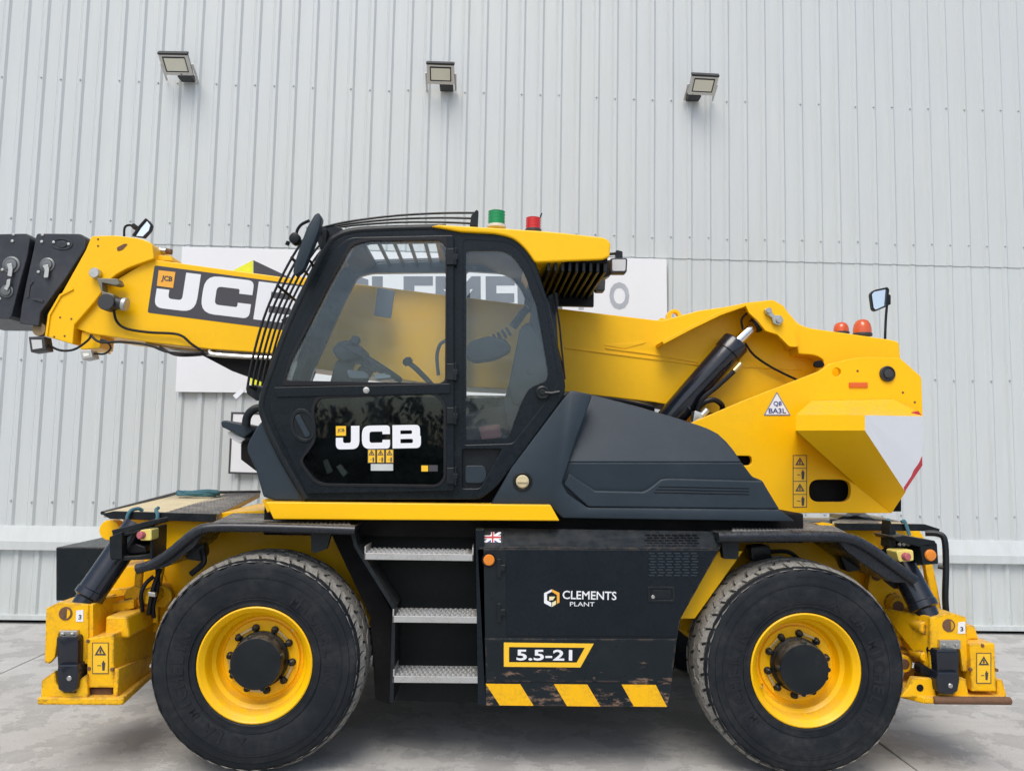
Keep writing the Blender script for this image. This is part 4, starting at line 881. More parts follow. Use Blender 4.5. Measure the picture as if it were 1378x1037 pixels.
b = NB(); cplate(b, oval(407.5, 572, 17, 23, -.28), [oval(408, 572.5, 13, 18.5, -.28)], YN-.02, YN-.011, .002); plate(b, oval(407.5, 572, 14, 20, -.28), YN-.0135, YN-.011, 0); part('handle_bowl', b, SATIN, dor)
b = NB(); plate(b, fil([(396, 560), (403, 557), (418, 586), (411, 589)], 3), YN-.024, YN-.012, .003); part('door_handle', b, PLAS, dor)
for yy in (345, 500, 559, 640):
    b = NB(); plate(b, [(601, yy-11), (611, yy-11), (611, yy-3), (616, yy-3), (616, yy+4), (611, yy+4), (611, yy+11), (601, yy+11)], YN-.03, YN-.011, .003); p = P(613, yy, YN-.022); cyl(b, p-Vector((0, 0, .05)), p+Vector((0, 0, .05)), .009, seg=10); part('door_hinge', b, SATIN, dor)
p = P(493, 525, YN-.022); b = NB(); lathe(b, [(.018, 0), (.018, -.006), (.010, -.008), (.010, -.014), (.005, -.014)], p, (0, 1, 0), 16); part('door_lock', b, STEEL, dor, True)
Yd = YN-.0055
b = NB(); flat(b, jcbmesh(), (452, 604.5), (566.5, 602.5), 31, Yd); part('brand_lettering', b, WHT, dor)
b = NB(); plate(b, [(452, 573), (465.5, 573), (465.5, 586), (452, 586)], Yd-.0022, Yd-.001, 0); part('brand_square', b, LABY, dor)
b = NB(); text(b, 'JCB', (454, 582), (463.5, 582), 5.5, Yd-.003, .02); part('square_print', b, DEC, dor)
for k in range(3):
    warning_label(494.5+k*12, 604, 11.3, 19, Yd, dor)
b = NB(); plate(b, [(499, 624), (529, 624), (529, 633), (499, 633)], Yd-.001, Yd, 0); part('serial_label', b, surf('pale label', (.5, .52, .5), .5), dor)
b = NB(); plate(b, [(567, 626), (576, 626), (576, 634), (567, 634)], Yd-.001, Yd, 0); part('small_label', b, LABY, dor); b = NB(); plate(b, [(577, 625.5), (589, 625.5), (589, 634), (577, 634)], Yd-.001, Yd, 0); part('small_label', b, DEC, dor)
# quarter window
b = NB(); plate(b, fil([(618, 316, 5), (686, 319, 26), (712, 346, 14), (737, 406), (757, 518, 8), (731, 551, 10), (692, 600, 5), (618, 602, 4)]), YN+.022, YN+.028, 0); part('quarter_window', b, GLS, cabx)
b = NB(); cplate(b, fil([(620, 318, 5), (686, 321, 26), (711, 347, 14), (735.5, 407), (755, 517, 8), (730, 550, 10), (691.5, 599, 5), (620, 600, 4)]), [fil([(627, 336, 6), (684, 336, 22), (704, 362, 14), (722, 410), (738, 500, 8), (736, 512, 6), (712, 522, 8), (700, 545, 6), (684, 590, 5), (627, 592, 4)])], YN+.014, YN+.018, 0, Yref=YN); part('window_border', b, BLK, cabx)
b = NB(); plate(b, [(619, 602), (690, 602), (664, 645), (650, 660), (619, 660)], YN+.05, YN+.06, 0); part('pocket_back', b, SATIN, cabx)
b = NB(); plate(b, fil([(626, 626), (652, 626), (656, 640), (650, 650), (626, 650)], 5), YN+.03, YN+.05, .004); part('pocket_lid', b, PLAS, cabx)
p = P(730, 528, YN-.002); b = NB(); lathe(b, [(.038, 0), (.038, -.006), (.030, -.010), (.028, -.004), (.016, -.004), (.014, -.012)], p, (0, 1, 0), 20); tube(b, [p, P(742, 529, YN-.01), P(753, 527, YN-.01)], .009, 8, False); part('window_latch', b, SATIN, cabx, True)
b = NB(); p = P(701, 540, YN); 
# roof
b = NB(); plate(b, fil([(580, 304.5), (590, 302), (668, 306.5, 20), (742, 311.5, 20), (814, 319.5, 6), (822, 326, 5), (820.5, 345, 3), (811, 349), (720, 352.8, 4), (709, 336, 10), (692, 320, 10), (668, 314, 10), (620, 311.5)]), YN-.012, YF+.02, .012); part('roof_cover', b, YEL, cabx)
rv = empty('roof_duct', P(765, 370, .55), T)
zr = P(735, 352, YN).z
for k in range(9):
    x = P(737+k*9.5, 352, YN).x; b = NB(); box(b, x, x+.018, YN+.02, YF-.02, zr-.05, zr+.012, .004); part('duct_rib', b, SATIN, rv)
b = NB(); box(b, P(722, 352, YN).x, P(818, 350, YN).x, YN+.01, YF, zr+.004, zr+.03, .003); part('duct_plate', b, DARK, rv)
b = NB(); box(b, P(716, 352, YN).x, P(826, 350, YN).x, YF-.02, YF+.02, zr-.10, zr+.03, .006); part('duct_end', b, SATIN, rv)
b = NB(); plate(b, [(716, 353), (722, 353), (760, 500), (752, 500)], .3, .9, .004); part('rear_screen', b, DARK, cabx)
# beacons
def beacon(px, py, w, h, mat, Y, name='beacon', dome=False, base=DGREY):
    p = P(px, py, Y); k = mpp(Y); r = w/2*k; H = h*k
    e = empty(name, p, T)
    b = NB(); lathe(b, [(r*1.04, 0), (r*1.04, H*.12), (r*.95, H*.18)], p, (0, 0, 1), 24); part('beacon_base', b, base, e, True)
    b = NB()
    if dome: lathe(b, [(r*.97, H*.14), (r*.97, H*.4), (r*.88, H*.68), (r*.66, H*.9), (r*.3, H)], p, (0, 0, 1), 24)
    else:
        pr = [(r*.93, H*.16)]
        for t in range(4): pr += [(r*.95, H*(.2+t*.19)), (r*.90, H*(.2+t*.19+.1)), (r*.95, H*(.2+t*.19+.17))]
        lathe(b, pr+[(r*.8, H*.98), (r*.3, H)], p, (0, 0, 1), 24)
    part('beacon_lens', b, mat, e, True)
beacon(668, 307, 25, 24, GRN, .40, base=surf('cream beacon base', (.6, .55, .45), .5)); beacon(717.5, 312, 22, 20, RED, .45)
beacon(1132, 449, 21, 16, ORG_L, 1.2, dome=True); beacon(1160.5, 452, 25, 23, ORG_L, 1.0, dome=True)
b = NB(); tpx(b, [(724, 300, .45), (728, 290, .45), (729, 287, .45)], .005, 6); part('aerial', b, HOSE, T)
# roof guard rails
for dy, Y in ((0, .2), (7.5, .34), (14.5, .48)):
    b = NB(); tube(b, [P(x, y+dy*(.3+.7*(x-438)/202), Y) for x, y in ((438, 305), (470, 298), (530, 290.5), (590, 287), (640, 286.5))], .007, 8); part('roof_guard_rail', b, SATIN, T, True)
b = NB(); plate(b, [(632, 304), (634, 290), (641, 282), (644, 284), (643, 304)], .15, .2, .003); part('guard_bracket', b, SATIN, T); b = NB(); plate(b, [(632, 304), (634, 290), (641, 282), (644, 284), (643, 304)], .9, .95, .003); part('guard_bracket', b, SATIN, T)
b = NB(); plate(b, [(428, 322), (431, 305), (446, 302), (462, 308), (450, 322), (440, 334)], .2, .95, .006, r=2); plate(b, [(428, 312), (440, 306), (438, 332), (430, 335)], .14, .2, .006, r=3); part('guard_bracket', b, SATIN, T)
# windscreen guard
fg = empty('windscreen_guard', P(345, 520, .5), T)
GP = [(333, 522), (338, 492), (347, 455), (358, 420), (374, 383), (394, 345), (414, 316), (430, 305)]
for k in range(9):
    Y = .18+k*.095; b = NB(); pts = [P(x, y, .18) for x, y in GP]; tube(b, [Vector((p.x, Y, p.z)) for p in pts], .0075, 7); part('guard_bar', b, SATIN, fg, True)
for (x, y) in ((334, 520), (373, 385), (392, 348)):
    b = NB(); p = P(x, y, .18); tube(b, [Vector((p.x+.006, .16, p.z)), Vector((p.x+.006, .97, p.z))], .009, 7, False); part('guard_crossbar', b, SATIN, fg, True)
b = NB(); plate(b, [(330, 521), (340, 517), (360, 520), (362, 534), (345, 539), (332, 530)], .3, .9, .012, r=2); part('guard_mount', b, SATIN, fg)
b = NB(); plate(b, [(378, 430), (388, 425), (392, 445), (384, 480), (380, 480), (384, 440)], .3, .34, .003); part('guard_mount', b, SATIN, fg)
b = NB(); plate(b, [(313, 532), (326, 522), (329, 526), (318, 537)], .24, .25, .001); part('cable_tag', b, WHT, fg)
# mirror by the A post
mr = empty('wing_mirror', P(418, 330, .02), T)
b = NB(); plate(b, fil([(429, 286), (433, 292), (428, 312), (408, 362), (397, 371), (394, 366), (399, 345), (413, 306), (424, 288)], 5), -.07, -.005, .016); part('mirror_shell', b, PLAS, mr, True, ang=50)
b = NB(); tpx(b, [(398, 322, .02), (400, 310, .02), (406, 302, .02), (416, 297, .0)], .009); plate(b, fil([(388, 318), (394, 311), (402, 314), (403, 324), (396, 328), (389, 325)], 4), -.02, .05, .008); tpx(b, [(388, 325, .01), (386, 330, .01)], .012); part('mirror_arm', b, SATIN, mr, True)
b = NB(); tpx(b, [(426, 300, .0), (431, 306, .1), (429, 320, .16), (433, 335, .18)], .010); tpx(b, [(410, 350, .05), (418, 352, .12), (422, 362, .18)], .008); part('mirror_stay', b, SATIN, mr, True)
# cab nose panel
b = NB(); plate(b, fil([(358, 560), (347, 572, 6), (334, 594, 5), (332, 606, 5), (344, 632), (354, 668), (369, 673), (413, 674), (366, 578)]), .17, .95, .01); part('nose_panel', b, PLAS, T)
b = NB(); plate(b, [(340, 590), (324, 597), (324, 618), (345, 634)], .3, .9, .004); part('nose_inner', b, DARK, T)
b = NB(); plate(b, fil([(297, 567), (302, 565), (335, 572), (340, 580), (328, 589), (298, 574)], 2), .25, .62, .008); part('nose_lamp', b, PLAS, T)
b = NB(); plate(b, [(306, 580), (330, 590), (322, 597), (308, 588)], .28, .6, .006, r=2); part('nose_lamp_lens', b, CLR, T)
b = NB(); tpx(b, [(331, 573, .22), (333, 560, .22), (341, 551, .22), (352, 548, .22)], .024, 10); part('grab_handle', b, SATIN, T, True)

# ---- cab interior
it = empty('cab_interior', P(600, 650, .5), T)
b = NB(); plate(b, fil([(655, 600), (668, 585), (735, 590), (740, 625), (660, 635)], 8), .38, .80, .02); plate(b, fil([(677, 545), (690, 500), (712, 440), (722, 395), (748, 400), (752, 470), (745, 560), (735, 600), (690, 600)], 10), .40, .80, .03); part('seat', b, SEATM, it, True)
b = NB(); plate(b, fil([(700, 440), (712, 432), (735, 470), (738, 520), (728, 545), (690, 545), (684, 520)], 8), .36, .40, .01); part('seat_side', b, INT, it)
b = NB(); p = P(714, 500, .355); cyl(b, p, p+Vector((0, .02, 0)), .022); part('seat_knob', b, PLAS, it)
b = NB(); plate(b, fil([(630, 460), (655, 452), (680, 455), (690, 470), (668, 482), (640, 487), (625, 480)], 6), .55, .68, .02); part('armrest', b, INT, it)
b = NB(); pts = [P(658, 462, .6), P(672, 452, .6), P(690, 440, .6), P(704, 420, .6)]
for k in range(7):
    p = P(650, 466, .62).lerp(P(684, 446, .62), k/6); d = (P(684, 446, .62)-P(650, 466, .62)).normalized(); lathe(b, [(.03, -.008), (.045-.002*k, 0), (.03, .008)], p, d, 14)
tube(b, pts[2:]+[P(710, 415, .6)], .026, 8, False); part('joystick_boot', b, INT, it, True)
b = NB(); tpx(b, [(585, 522, .6), (572, 508, .6), (560, 496, .6), (550, 488, .6)], .017, 8); p = P(549, 487, .6); lathe(b, [(.01, -.02), (.03, -.012), (.032, .015), (.015, .03)], p, (-.6, 0, .7), 12); part('lever', b, INT, it, True)
# steering wheel and column
b = NB(); c0 = P(500, 487, .55); ax = (P(526, 447, .55)-P(500, 487, .55)).normalized(); u, v_, _ = basis(ax)
ring = [c0+(u*math.cos(t*math.pi/16)+v_*math.sin(t*math.pi/16))*.205 for t in range(33)]; tube(b, ring, .019, 10, False)
for a in (0, 2.1, 4.2): tube(b, [c0-ax*.03, c0+(u*math.cos(a)+v_*math.sin(a))*.20], .014, 6, False)
lathe(b, [(.03, -.06), (.06, -.04), (.05, .0), (.02, .01)], c0, ax, 16)
p = P(478, 459, .42); lathe(b, [(.012, 0), (.03, .02), (.03, .05), (.01, .065)], p-ax*.03, ax, 14); part('steering_wheel', b, INT, it, True)
b = NB(); cyl(b, c0-ax*.05, c0-ax*.42, .045, .07); plate(b, fil([(444, 470), (456, 458), (474, 457), (492, 470), (484, 484), (456, 486)], 8), .42, .68, .02); plate(b, fil([(452, 484), (476, 484), (470, 505), (500, 530), (440, 530)], 6), .5, .6, .015); plate(b, [(400, 560), (450, 520), (520, 524), (520, 600), (430, 640)], .5, .7, .02); part('dashboard', b, INT, it, True, ang=30)
b = NB(); plate(b, fil([(503, 503), (524, 501), (526, 508), (505, 510)], 2), .40, .5, .004); part('bright_piece', b, surf('pale cab piece', (.45, .50, .52), .4), it)  # bright piece added in place of white glints low in the cab
b = NB(); plate(b, fil([(466, 497), (492, 500), (498, 509), (470, 509)], 4), .45, .5, .006); part('switch_panel', b, surf('blue grey panel', (.16, .20, .24), .4), it)
b = NB(); plate(b, [(508, 386), (531, 391), (526, 428), (503, 424)], .88, .90, .003, r=2); part('interior_mirror', b, surf('grey mirror back', (.10, .12, .14), .4), it)
b = NB(); tpx(b, [(590, 505, .9), (588, 480, .9), (592, 464, .9), (600, 458, .9)], .012); tpx(b, [(400, 512, .9), (413, 480, .9), (418, 460, .9), (414, 450, .9)], .011); part('grab_rail', b, INT, it, True)
b = NB(); plate(b, [(600, 560), (680, 545), (690, 620), (600, 640)], .55, .85, .02); part('console', b, INT, it)
for (q, mt) in (([(434, 620), (440, 617), (448, 634), (440, 638)], GALV), ([(452, 628), (458, 624), (468, 636), (462, 642)], GALV)):
    b = NB(); plate(b, q, .4, .43, .003); part('pedal', b, mt, it)
b = NB(); plate(b, fil([(645, 574), (672, 570), (676, 588), (648, 592)], 3), .33, .36, .004); part('seat_label', b, surf('dull red label', (.3, .12, .12), .5), it)
b = NB()
for k in range(5): tpx(b, [(590+k*2, 560, .3), (575+k*3, 585, .32), (594-k, 605, .3), (580, 640, .34)], .007, 6)
part('cable', b, INT, it, True)

# ---- side cover
sc = empty('side_cover', P(860, 702, .4), T)
HUMP = fil([(768, 525.5, 4), (797, 531), (860, 547), (931, 568.5, 20), (963, 580, 14), (979, 594, 10), (998.5, 622), (1013, 641, 3), (1026, 646, 4), (1050, 686), (1052, 692), (700, 692), (690, 640), (756, 539, 6)])
def crease(y): return .150+max(0, 622-y)*.0016+max(0, y-622)*.0006
UP = [(768, 525.5), (797, 531), (860, 547), (915, 563.5), (935, 570), (952, 576), (966, 583), (978, 594), (988, 606), (998.5, 622), (738, 622), (748, 560), (756, 539)]
LO = [(738, 622), (998.5, 622), (1013, 641), (1026, 646), (1050, 686), (1052, 692), (700, 692), (690, 640)]
b = NB()
for L in (UP, LO):
    r0 = [P(x, y, crease(y)) for x, y in L]; prism(b, r0, [Vector((p.x, .85, p.z)) for p in r0], .010, 3)
part('cover_body', b, PLAS, sc, True, ang=12)
b = NB(); plate(b, [(660, 679), (689, 628), (756, 539), (768, 524.5), (797.5, 530.5), (776, 590), (756.5, 650), (764, 664), (791, 683), (900, 684), (1050, 685.5), (1071, 701.5), (757, 697), (740, 680)], .125, .20, .012); part('cover_frame', b, PLAS, sc, True, ang=28)
b = NB(); plate(b, [(766, 637), (801, 660), (866, 661.5), (874, 657), (890, 644.5), (900, 643.5), (1012, 646.5), (1027, 647), (1047, 685), (792, 682), (759, 652)], .145, .22, .008); part('cover_step', b, PLAS, sc)
b = NB()
for k in range(3): plate(b, [(886-k*3, 654+k*4), (1008, 656.5+k*4), (1009, 657.7+k*4), (886-k*3, 655.2+k*4)], .1435, .146, 0)
part('cover_slot', b, DARK, sc)
p = P(703, 647.5, .125); b = NB(); lathe(b, [(.056, 0), (.056, -.006), (.046, -.009), (.040, -.002)], p, (0, 1, 0), 28); part('cap_ring', b, SATIN, sc, True)
b = NB(); lathe(b, [(.037, 0), (.037, -.012), (.030, -.018), (.01, -.018)], p, (0, 1, 0), 24); box(b, p.x-.03, p.x+.03, p.y-.026, p.y-.016, p.z-.006, p.z+.006, .002); part('filler_cap', b, surf('cream cap', (.55, .47, .28), .5), sc, True)
# clutter behind the cover, below the boom
b = NB()
for k in range(8): tpx(b, [(770+k*2, 530+k*2, .5+.05*k), (830, 538+k*2, .55+.05*k), (880, 548+k*2, .6+.05*k)], .013, 6)
part('hose_bundle', b, HOSE, T, True)
b = NB(); tpx(b, [(812, 536, .9), (850, 541, .9), (880, 548, .9)], .012); part('steel_pipe', b, STEEL, T, True)

# ---- boom
bo = empty('boom', P(1000, 480, 1.25), T)
YB, YBF = 1.05, 1.50
b = NB(); plate(b, [(396, 371), (600, 397), (748, 414.5), (890, 431.5), (940, 418), (975, 413), (1005, 407), (1040, 404), (1053, 411), (1072, 433), (1090, 445), (1125, 480), (1120, 510), (1060, 580), (960, 556), (880, 541), (761, 527), (600, 519), (380, 490)], YB, YBF, .006); part('base_section', b, YEL, bo)
b = NB(); plate(b, [(203, 348.5), (300, 362), (413, 377), (413, 482), (369, 475.5), (282, 469.5), (211, 461.5), (122, 449), (100, 441), (150, 380)], YB-.02, YBF+.02, .006); part('nose_section', b, YEL, bo)
for pth, yy in (([(760, 467.5), (940, 490.5)], YB), ([(985, 492), (1080, 497)], YB), ([(815, 468), (870, 475), (940, 487)], YB)):
    b = NB(); plate(b, strip(pth, 2.2), yy-.006, yy+.004, .001); part('weld_seam', b, YEL, bo)
b = NB(); plate(b, [(813, 464), (840, 469), (866, 462), (870, 460)], YB-.004, YB+.002, .001); part('stiffener', b, YEL, bo)
# nose collar
b = NB(); plate(b, fil([(123, 317.5, 3), (155, 316.5, 8), (190, 321, 10), (205, 327, 6), (207, 348), (170, 361, 10), (152, 372, 6), (128, 405), (100, 437), (97.5, 463), (62, 452.5), (66.5, 421), (82, 396), (115, 337)]), YB-.055, YBF+.055, .006); part('nose_collar', b, YEL, bo)
b = NB(); plate(b, strip([(98, 388), (81, 397), (66, 423), (62, 452)], 3), YB-.065, YB-.05, .001); part('collar_rib', b, YEL, bo); b = NB(); plate(b, [(110, 446), (136, 449), (134, 468), (108, 470)], YB, YB+.2, .003); part('collar_bracket', b, YEL, bo); b = NB(); plate(b, [(203, 343), (230, 344.5), (232, 351), (206, 350)], YB+.02, YB+.25, .004); part('collar_bracket', b, YEL, bo)
p = P(163, 333, YB-.055); b = NB(); plate(b, fil([(157, 333), (167, 328), (172, 328), (165, 336), (158, 338)], 2), YB-.0575, YB-.054, 0); part('collar_slot', b, RUST, bo)
b = NB(); tube(b, [P(212, 337, YB+.1), P(224, 338, YB+.1)], .024, 12, False); part('nozzle', b, STEEL, bo, True); b = NB(); tube(b, [P(223, 338, YB+.1), P(231, 339, YB+.1)], .020, 12, False); part('nozzle_tip', b, RUST, bo, True)
b = NB()
for q in ((132, 322), (132, 331), (81, 427), (96, 429), (73, 453), (87, 452)): p = P(*q, YB-.055); cyl(b, p-Vector((0, .003, 0)), p+Vector((0, .005, 0)), .007, seg=8)
part('collar_bolt', b, RUST, bo)
# sensor bracket on the nose
p = P(131, 369, YB-.055); b = NB(); cyl(b, p-Vector((0, .05, 0)), p, .035); part('pivot_pin', b, STEEL, bo, True)
b = NB(); plate(b, [(130, 374), (158, 375), (161, 382), (156, 384), (137, 380), (138, 392), (153, 396), (153, 404), (138, 400), (134, 386)], YB-.14, YB-.06, .004); part('sensor_bracket', b, surf('weathered steel', (.20, .19, .15), .5, metal=.4), bo)
b = NB(); p = P(142, 406, YB-.16); cyl(b, p, p+Vector((0, .09, 0)), .055); cyl(b, P(150, 407, YB-.1), P(166, 409, YB-.1), .04); part('sensor', b, DGREY, bo, True)
b = NB(); cyl(b, P(165, 409, YB-.1), P(171, 410, YB-.1), .045); part('sensor_cap', b, GALV, bo, True)
b = NB(); tpx(b, [(153, 416, YB-.1), (157, 432, YB-.06), (170, 442, YB-.05), (200, 447, YB-.05), (240, 450, YB-.05), (258, 463, YB-.05), (275, 474, YB-.03)], .009); tpx(b, [(62, 462, YB), (80, 471, YB-.05), (100, 470, YB-.05), (118, 458, YB-.05), (123, 450, YB-.04)], .008); tpx(b, [(124, 475, YB-.02), (140, 476, YB-.05), (149, 468, YB-.05), (143, 459, YB-.05), (135, 457, YB-.05)], .007); tpx(b, [(123, 452, YB-.04), (135, 460, YB-.05), (165, 460, YB-.05), (200, 464, YB-.05), (230, 474, YB-.03), (290, 476, YB)], .009)
tpx(b, [(215, 466, YB), (235, 477, YB), (262, 478, YB), (300, 474, YB)], .008); part('boom_hose', b, HOSE, bo, True)
b = NB(); tpx(b, [(283, 471, YB), (284, 476, YB-.02), (300, 478, YB-.02), (330, 480, YB-.02), (372, 482, YB-.02)], .016); tpx(b, [(196, 463, YB+.05), (240, 470, YB+.05), (290, 474, YB+.05)], .014); part('steel_pipe', b, STEEL, bo, True)
b = NB(); plate(b, [(272, 478), (420, 482), (400, 530), (358, 516), (312, 499)], YB+.02, YB+.3, .005); part('cable_tray', b, DARK, bo)
# working lamps under the nose
for (px, py, w, h, mt) in ((50, 463, 24, 20, DGREY), (116, 477, 18, 12, GALV)):
    b = NB(); plate(b, [(px-w/2, py-h/2), (px+w/2-3, py-h/2-1), (px+w/2, py+h/2-2), (px-w/2+3, py+h/2+1)], YB-.06, YB+.04, .006); part('nose_lamp', b, mt, bo)
    b = NB(); plate(b, [(px-w/2+4, py-h/2+4), (px+w/2-6, py-h/2+4), (px+w/2-5, py+h/2-5), (px-w/2+6, py+h/2-3)], YB-.063, YB-.058, 0); part('lamp_lens', b, CLR if mt is DGREY else LENS, bo)
b = NB(); plate(b, oval(52, 443, 9, 9, 0), YB-.02, YB+.02, .003); part('lamp_bracket', b, surf('tan bracket', (.25, .17, .08), .6), bo)
# nose mirror
b = NB(); L = fil([(177, 317), (186, 304), (196, 293, 2), (205, 302, 3), (203, 310, 2), (194, 320)], 1); cplate(b, L, [[(181, 317), (188, 306), (196.5, 296), (202, 303), (200, 310), (192, 318)]], YB+.10, YB+.13, .002); tpx(b, [(167, 318, YB+.1), (168, 306, YB+.1), (175, 303, YB+.12), (183, 307, YB+.13)], .008); plate(b, [(174, 303), (180, 300), (186, 305), (180, 309)], YB+.12, YB+.18, .004); part('nose_mirror', b, HOSE, bo)
b = NB(); plate(b, [(180, 317), (188, 305.5), (196.5, 295.5), (203, 303), (201, 310), (192, 318.5)], YB+.112, YB+.118, 0); part('mirror_glass', b, MIR, bo)
# inner section heads
HB = fil([(47.7, 319, 3), (50, 314, 3), (109, 314.5, 6), (116, 320, 4), (114.5, 334), (86.5, 376.5), (58, 415), (54, 421), (52, 438.6), (26, 435.5), (29, 412), (36.6, 374), (45.5, 334)])
b = NB(); plate(b, HB, YB-.05, YBF+.05, .006); hb = part('section_head', b, HEADM, bo)
HA = fil([(-60, 316), (37, 314, 4), (40.5, 320, 4), (36.6, 345), (27.7, 376), (15.5, 425), (12, 429), (-60, 428)])
b = NB(); plate(b, HA, YB-.05, YBF+.05, .006); ha = part('section_head', b, HEADM, bo)
b = NB(); plate(b, [(20, 326), (60, 326), (44, 400), (20, 415)], YB+.02, YBF-.02, .003); plate(b, [(100, 330), (130, 330), (80, 425), (40, 430), (70, 380)], YB+.0, YBF, .003); part('inner_section', b, DARK, bo)
def pin(px, py, r, Y, kp=None):
    p = P(px, py, Y); b = NB(); lathe(b, [(r*1.45, 0), (r*1.45, -.006), (r*1.15, -.010), (r*1.1, -.003), (r, -.003), (r, -.016), (r*.5, -.018)], p, (0, 1, 0), 24); part('head_pin', b, surf('grey pin', (.16, .17, .17), .4, metal=.4) if 'grey pin' not in bpy.data.materials else bpy.data.materials['grey pin'], bo, True)
    if kp:
        b = NB(); plate(b, kp, Y-.026, Y-.016, .002, r=1.5); part('pin_keeper', b, STEEL, bo)
pin(64, 356.5, .034, YB-.05, [(57, 357), (64, 355.5), (66, 362), (64.5, 373.5), (58.5, 373.5), (60, 363)])
pin(15.5, 356.5, .04, YB-.05, [(8.5, 355), (15, 354), (17, 361), (15.5, 372.5), (9.5, 371), (11, 362)]); pin(9.5, 392, .03, YB-.05, [(9, 376), (14, 375), (13, 384), (9.5, 391), (4.5, 388), (8, 384)])
b = NB()
for q in ((57.5, 316), (56.5, 325.3), (18.5, 315.5), (17, 324.5), (52, 366), (3.5, 363), (92.5, 328.5), (72.5, 326), (0, 402)): p = P(*q, YB-.05); lathe(b, [(.011, 0), (.010, -.006), (.004, -.007)], p, (0, 1, 0), 10)
part('head_bolt', b, STEEL, bo, True)
b = NB(); cplate(b, oval(83, 328, 14.5, 7.8, .05), [oval(83, 328, 12.5, 6, .05)], YB-.056, YB-.050, .001); plate(b, oval(83, 328.5, 6, 4.5, 0), YB-.058, YB-.05, .002); part('head_boss', b, HEADM, bo)
b = NB(); plate(b, strip([(44, 378), (39, 384), (37, 400)], 3), YB-.056, YB-.05, .001); plate(b, [(43, 401), (57, 403), (58, 407), (45, 404)], YB-.058, YB-.05, .002); part('head_rib', b, HEADM, bo)
# boom decal
Yl = YB-.0215
b = NB(); plate(b, fil([(208, 357, 3), (412, 384), (405, 447), (198.5, 420.5, 3)], 0), Yl, YB-.0201, 0); part('boom_decal', b, DEC, bo)
b = NB(); flat(b, jcbmesh(), (207, 413.5), (408, 437.5), 52, Yl-.001); part('brand_lettering', b, WHT, bo)
b = NB(); plate(b, [(213.5, 363.5), (236, 366), (233, 387.5), (211, 384.5)], Yl-.0024, Yl-.0012, 0); part('brand_square', b, AMBD, bo); b = NB(); text(b, 'JCB', (216.5, 379), (231, 381), 9, Yl-.0035, .03); part('square_print', b, DEC, bo)
# lift bracket with arched flange
b = NB(); plate(b, strip([(892, 461), (930, 441), (970, 421.5), (1004, 409.5), (1040, 405.5)], 4.5), .84, YB+.005, .002); plate(b, [(1003, 410), (1039, 403.5), (1052, 411), (1070, 440), (1072, 467), (1062, 466), (1046, 450), (1030, 445), (1020, 432), (1008, 421)], .83, .86, .004, r=2); plate(b, strip([(1040, 405.5), (1053, 413), (1071, 440), (1072, 466)], 4), .84, YB+.005, .002); part('lift_bracket', b, YEL, bo)
b = NB(); me_ = [(900, 432, 8), (897, 422), (903, 417), (911, 417), (918, 424), (924, 430)]; cplate(b, fil([(896, 434), (898, 421, 5), (904, 416, 4), (912, 416, 4), (918, 424, 3), (926, 432)]), [oval(908, 425, 4.6, 4.6, 0, 16)], YB+.05, YB+.1, .003); plate(b, fil([(884, 432), (890, 427), (897, 430), (898, 436)], 2), YB+.05, YB+.1, .003); part('lifting_eye', b, YEL, bo)
b = NB(); plate(b, fil([(1029, 416), (1036, 414), (1042, 424), (1051, 424), (1055, 431), (1049, 438), (1041, 435), (1039, 427), (1031, 422)], 2), .80, .83, .004); part('pin_keeper', b, STEEL, bo)
b = NB()
for q in ((1034, 418), (1048, 431)): p = P(*q, .80); cyl(b, p-Vector((0, .014, 0)), p, .020, seg=16); 
part('lift_pin', b, STEEL, bo, True)
b = NB(); tpx(b, [(1006, 421, .9), (998, 430, .92), (1000, 445, .93)], .008); tpx(b, [(1003, 462, .92), (1015, 478, .98), (1040, 495, 1.0), (1075, 512, 1.0)], .008); part('boom_hose', b, HOSE, bo, True)
# lift cylinder
lc = empty('lift_cylinder', P(945, 520, .94), T)
a, d = P(896, 570, .93), P(990.5, 460.5, .93); u = (d-a).normalized()
b = NB(); L_ = (d-a).length; lathe(b, [(.075, -.12), (.089, -.1), (.089, L_-.10), (.097, L_-.095), (.097, L_-.01), (.092, L_), (.045, L_)], a, u, 32); part('barrel', b, CYLB, lc, True)
e = P(1031, 422, .95); b = NB(); cyl(b, d-u*.02, e, .038, seg=24); part('piston_rod', b, CHR, lc, True)
b = NB(); lathe(b, [(.042, -.14), (.055, -.12), (.055, -.02)], e, u, 16); part('rod_eye', b, SATIN, lc, True)
b = NB(); tpx(b, [(994, 493, .85), (985, 502, .82), (965, 520, .82), (945, 537, .82), (938, 555, .84)], .016); tpx(b, [(940, 548, .84), (950, 540, .82), (962, 538, .82), (972, 546, .84), (970, 556, .88)], .018); part('cylinder_hose', b, HOSE, lc, True)
b = NB(); cyl(b, P(987, 500, .82), P(997, 489, .83), .019, seg=12); part('hose_fitting', b, BRASS, lc, True)
b = NB(); cyl(b, P(944, 560, .8), P(952, 551, .8), .025, seg=12); plate(b, fil([(935, 552), (948, 556), (945, 572), (932, 572)], 2), .78, .86, .004); part('valve', b, STEEL, lc, True)

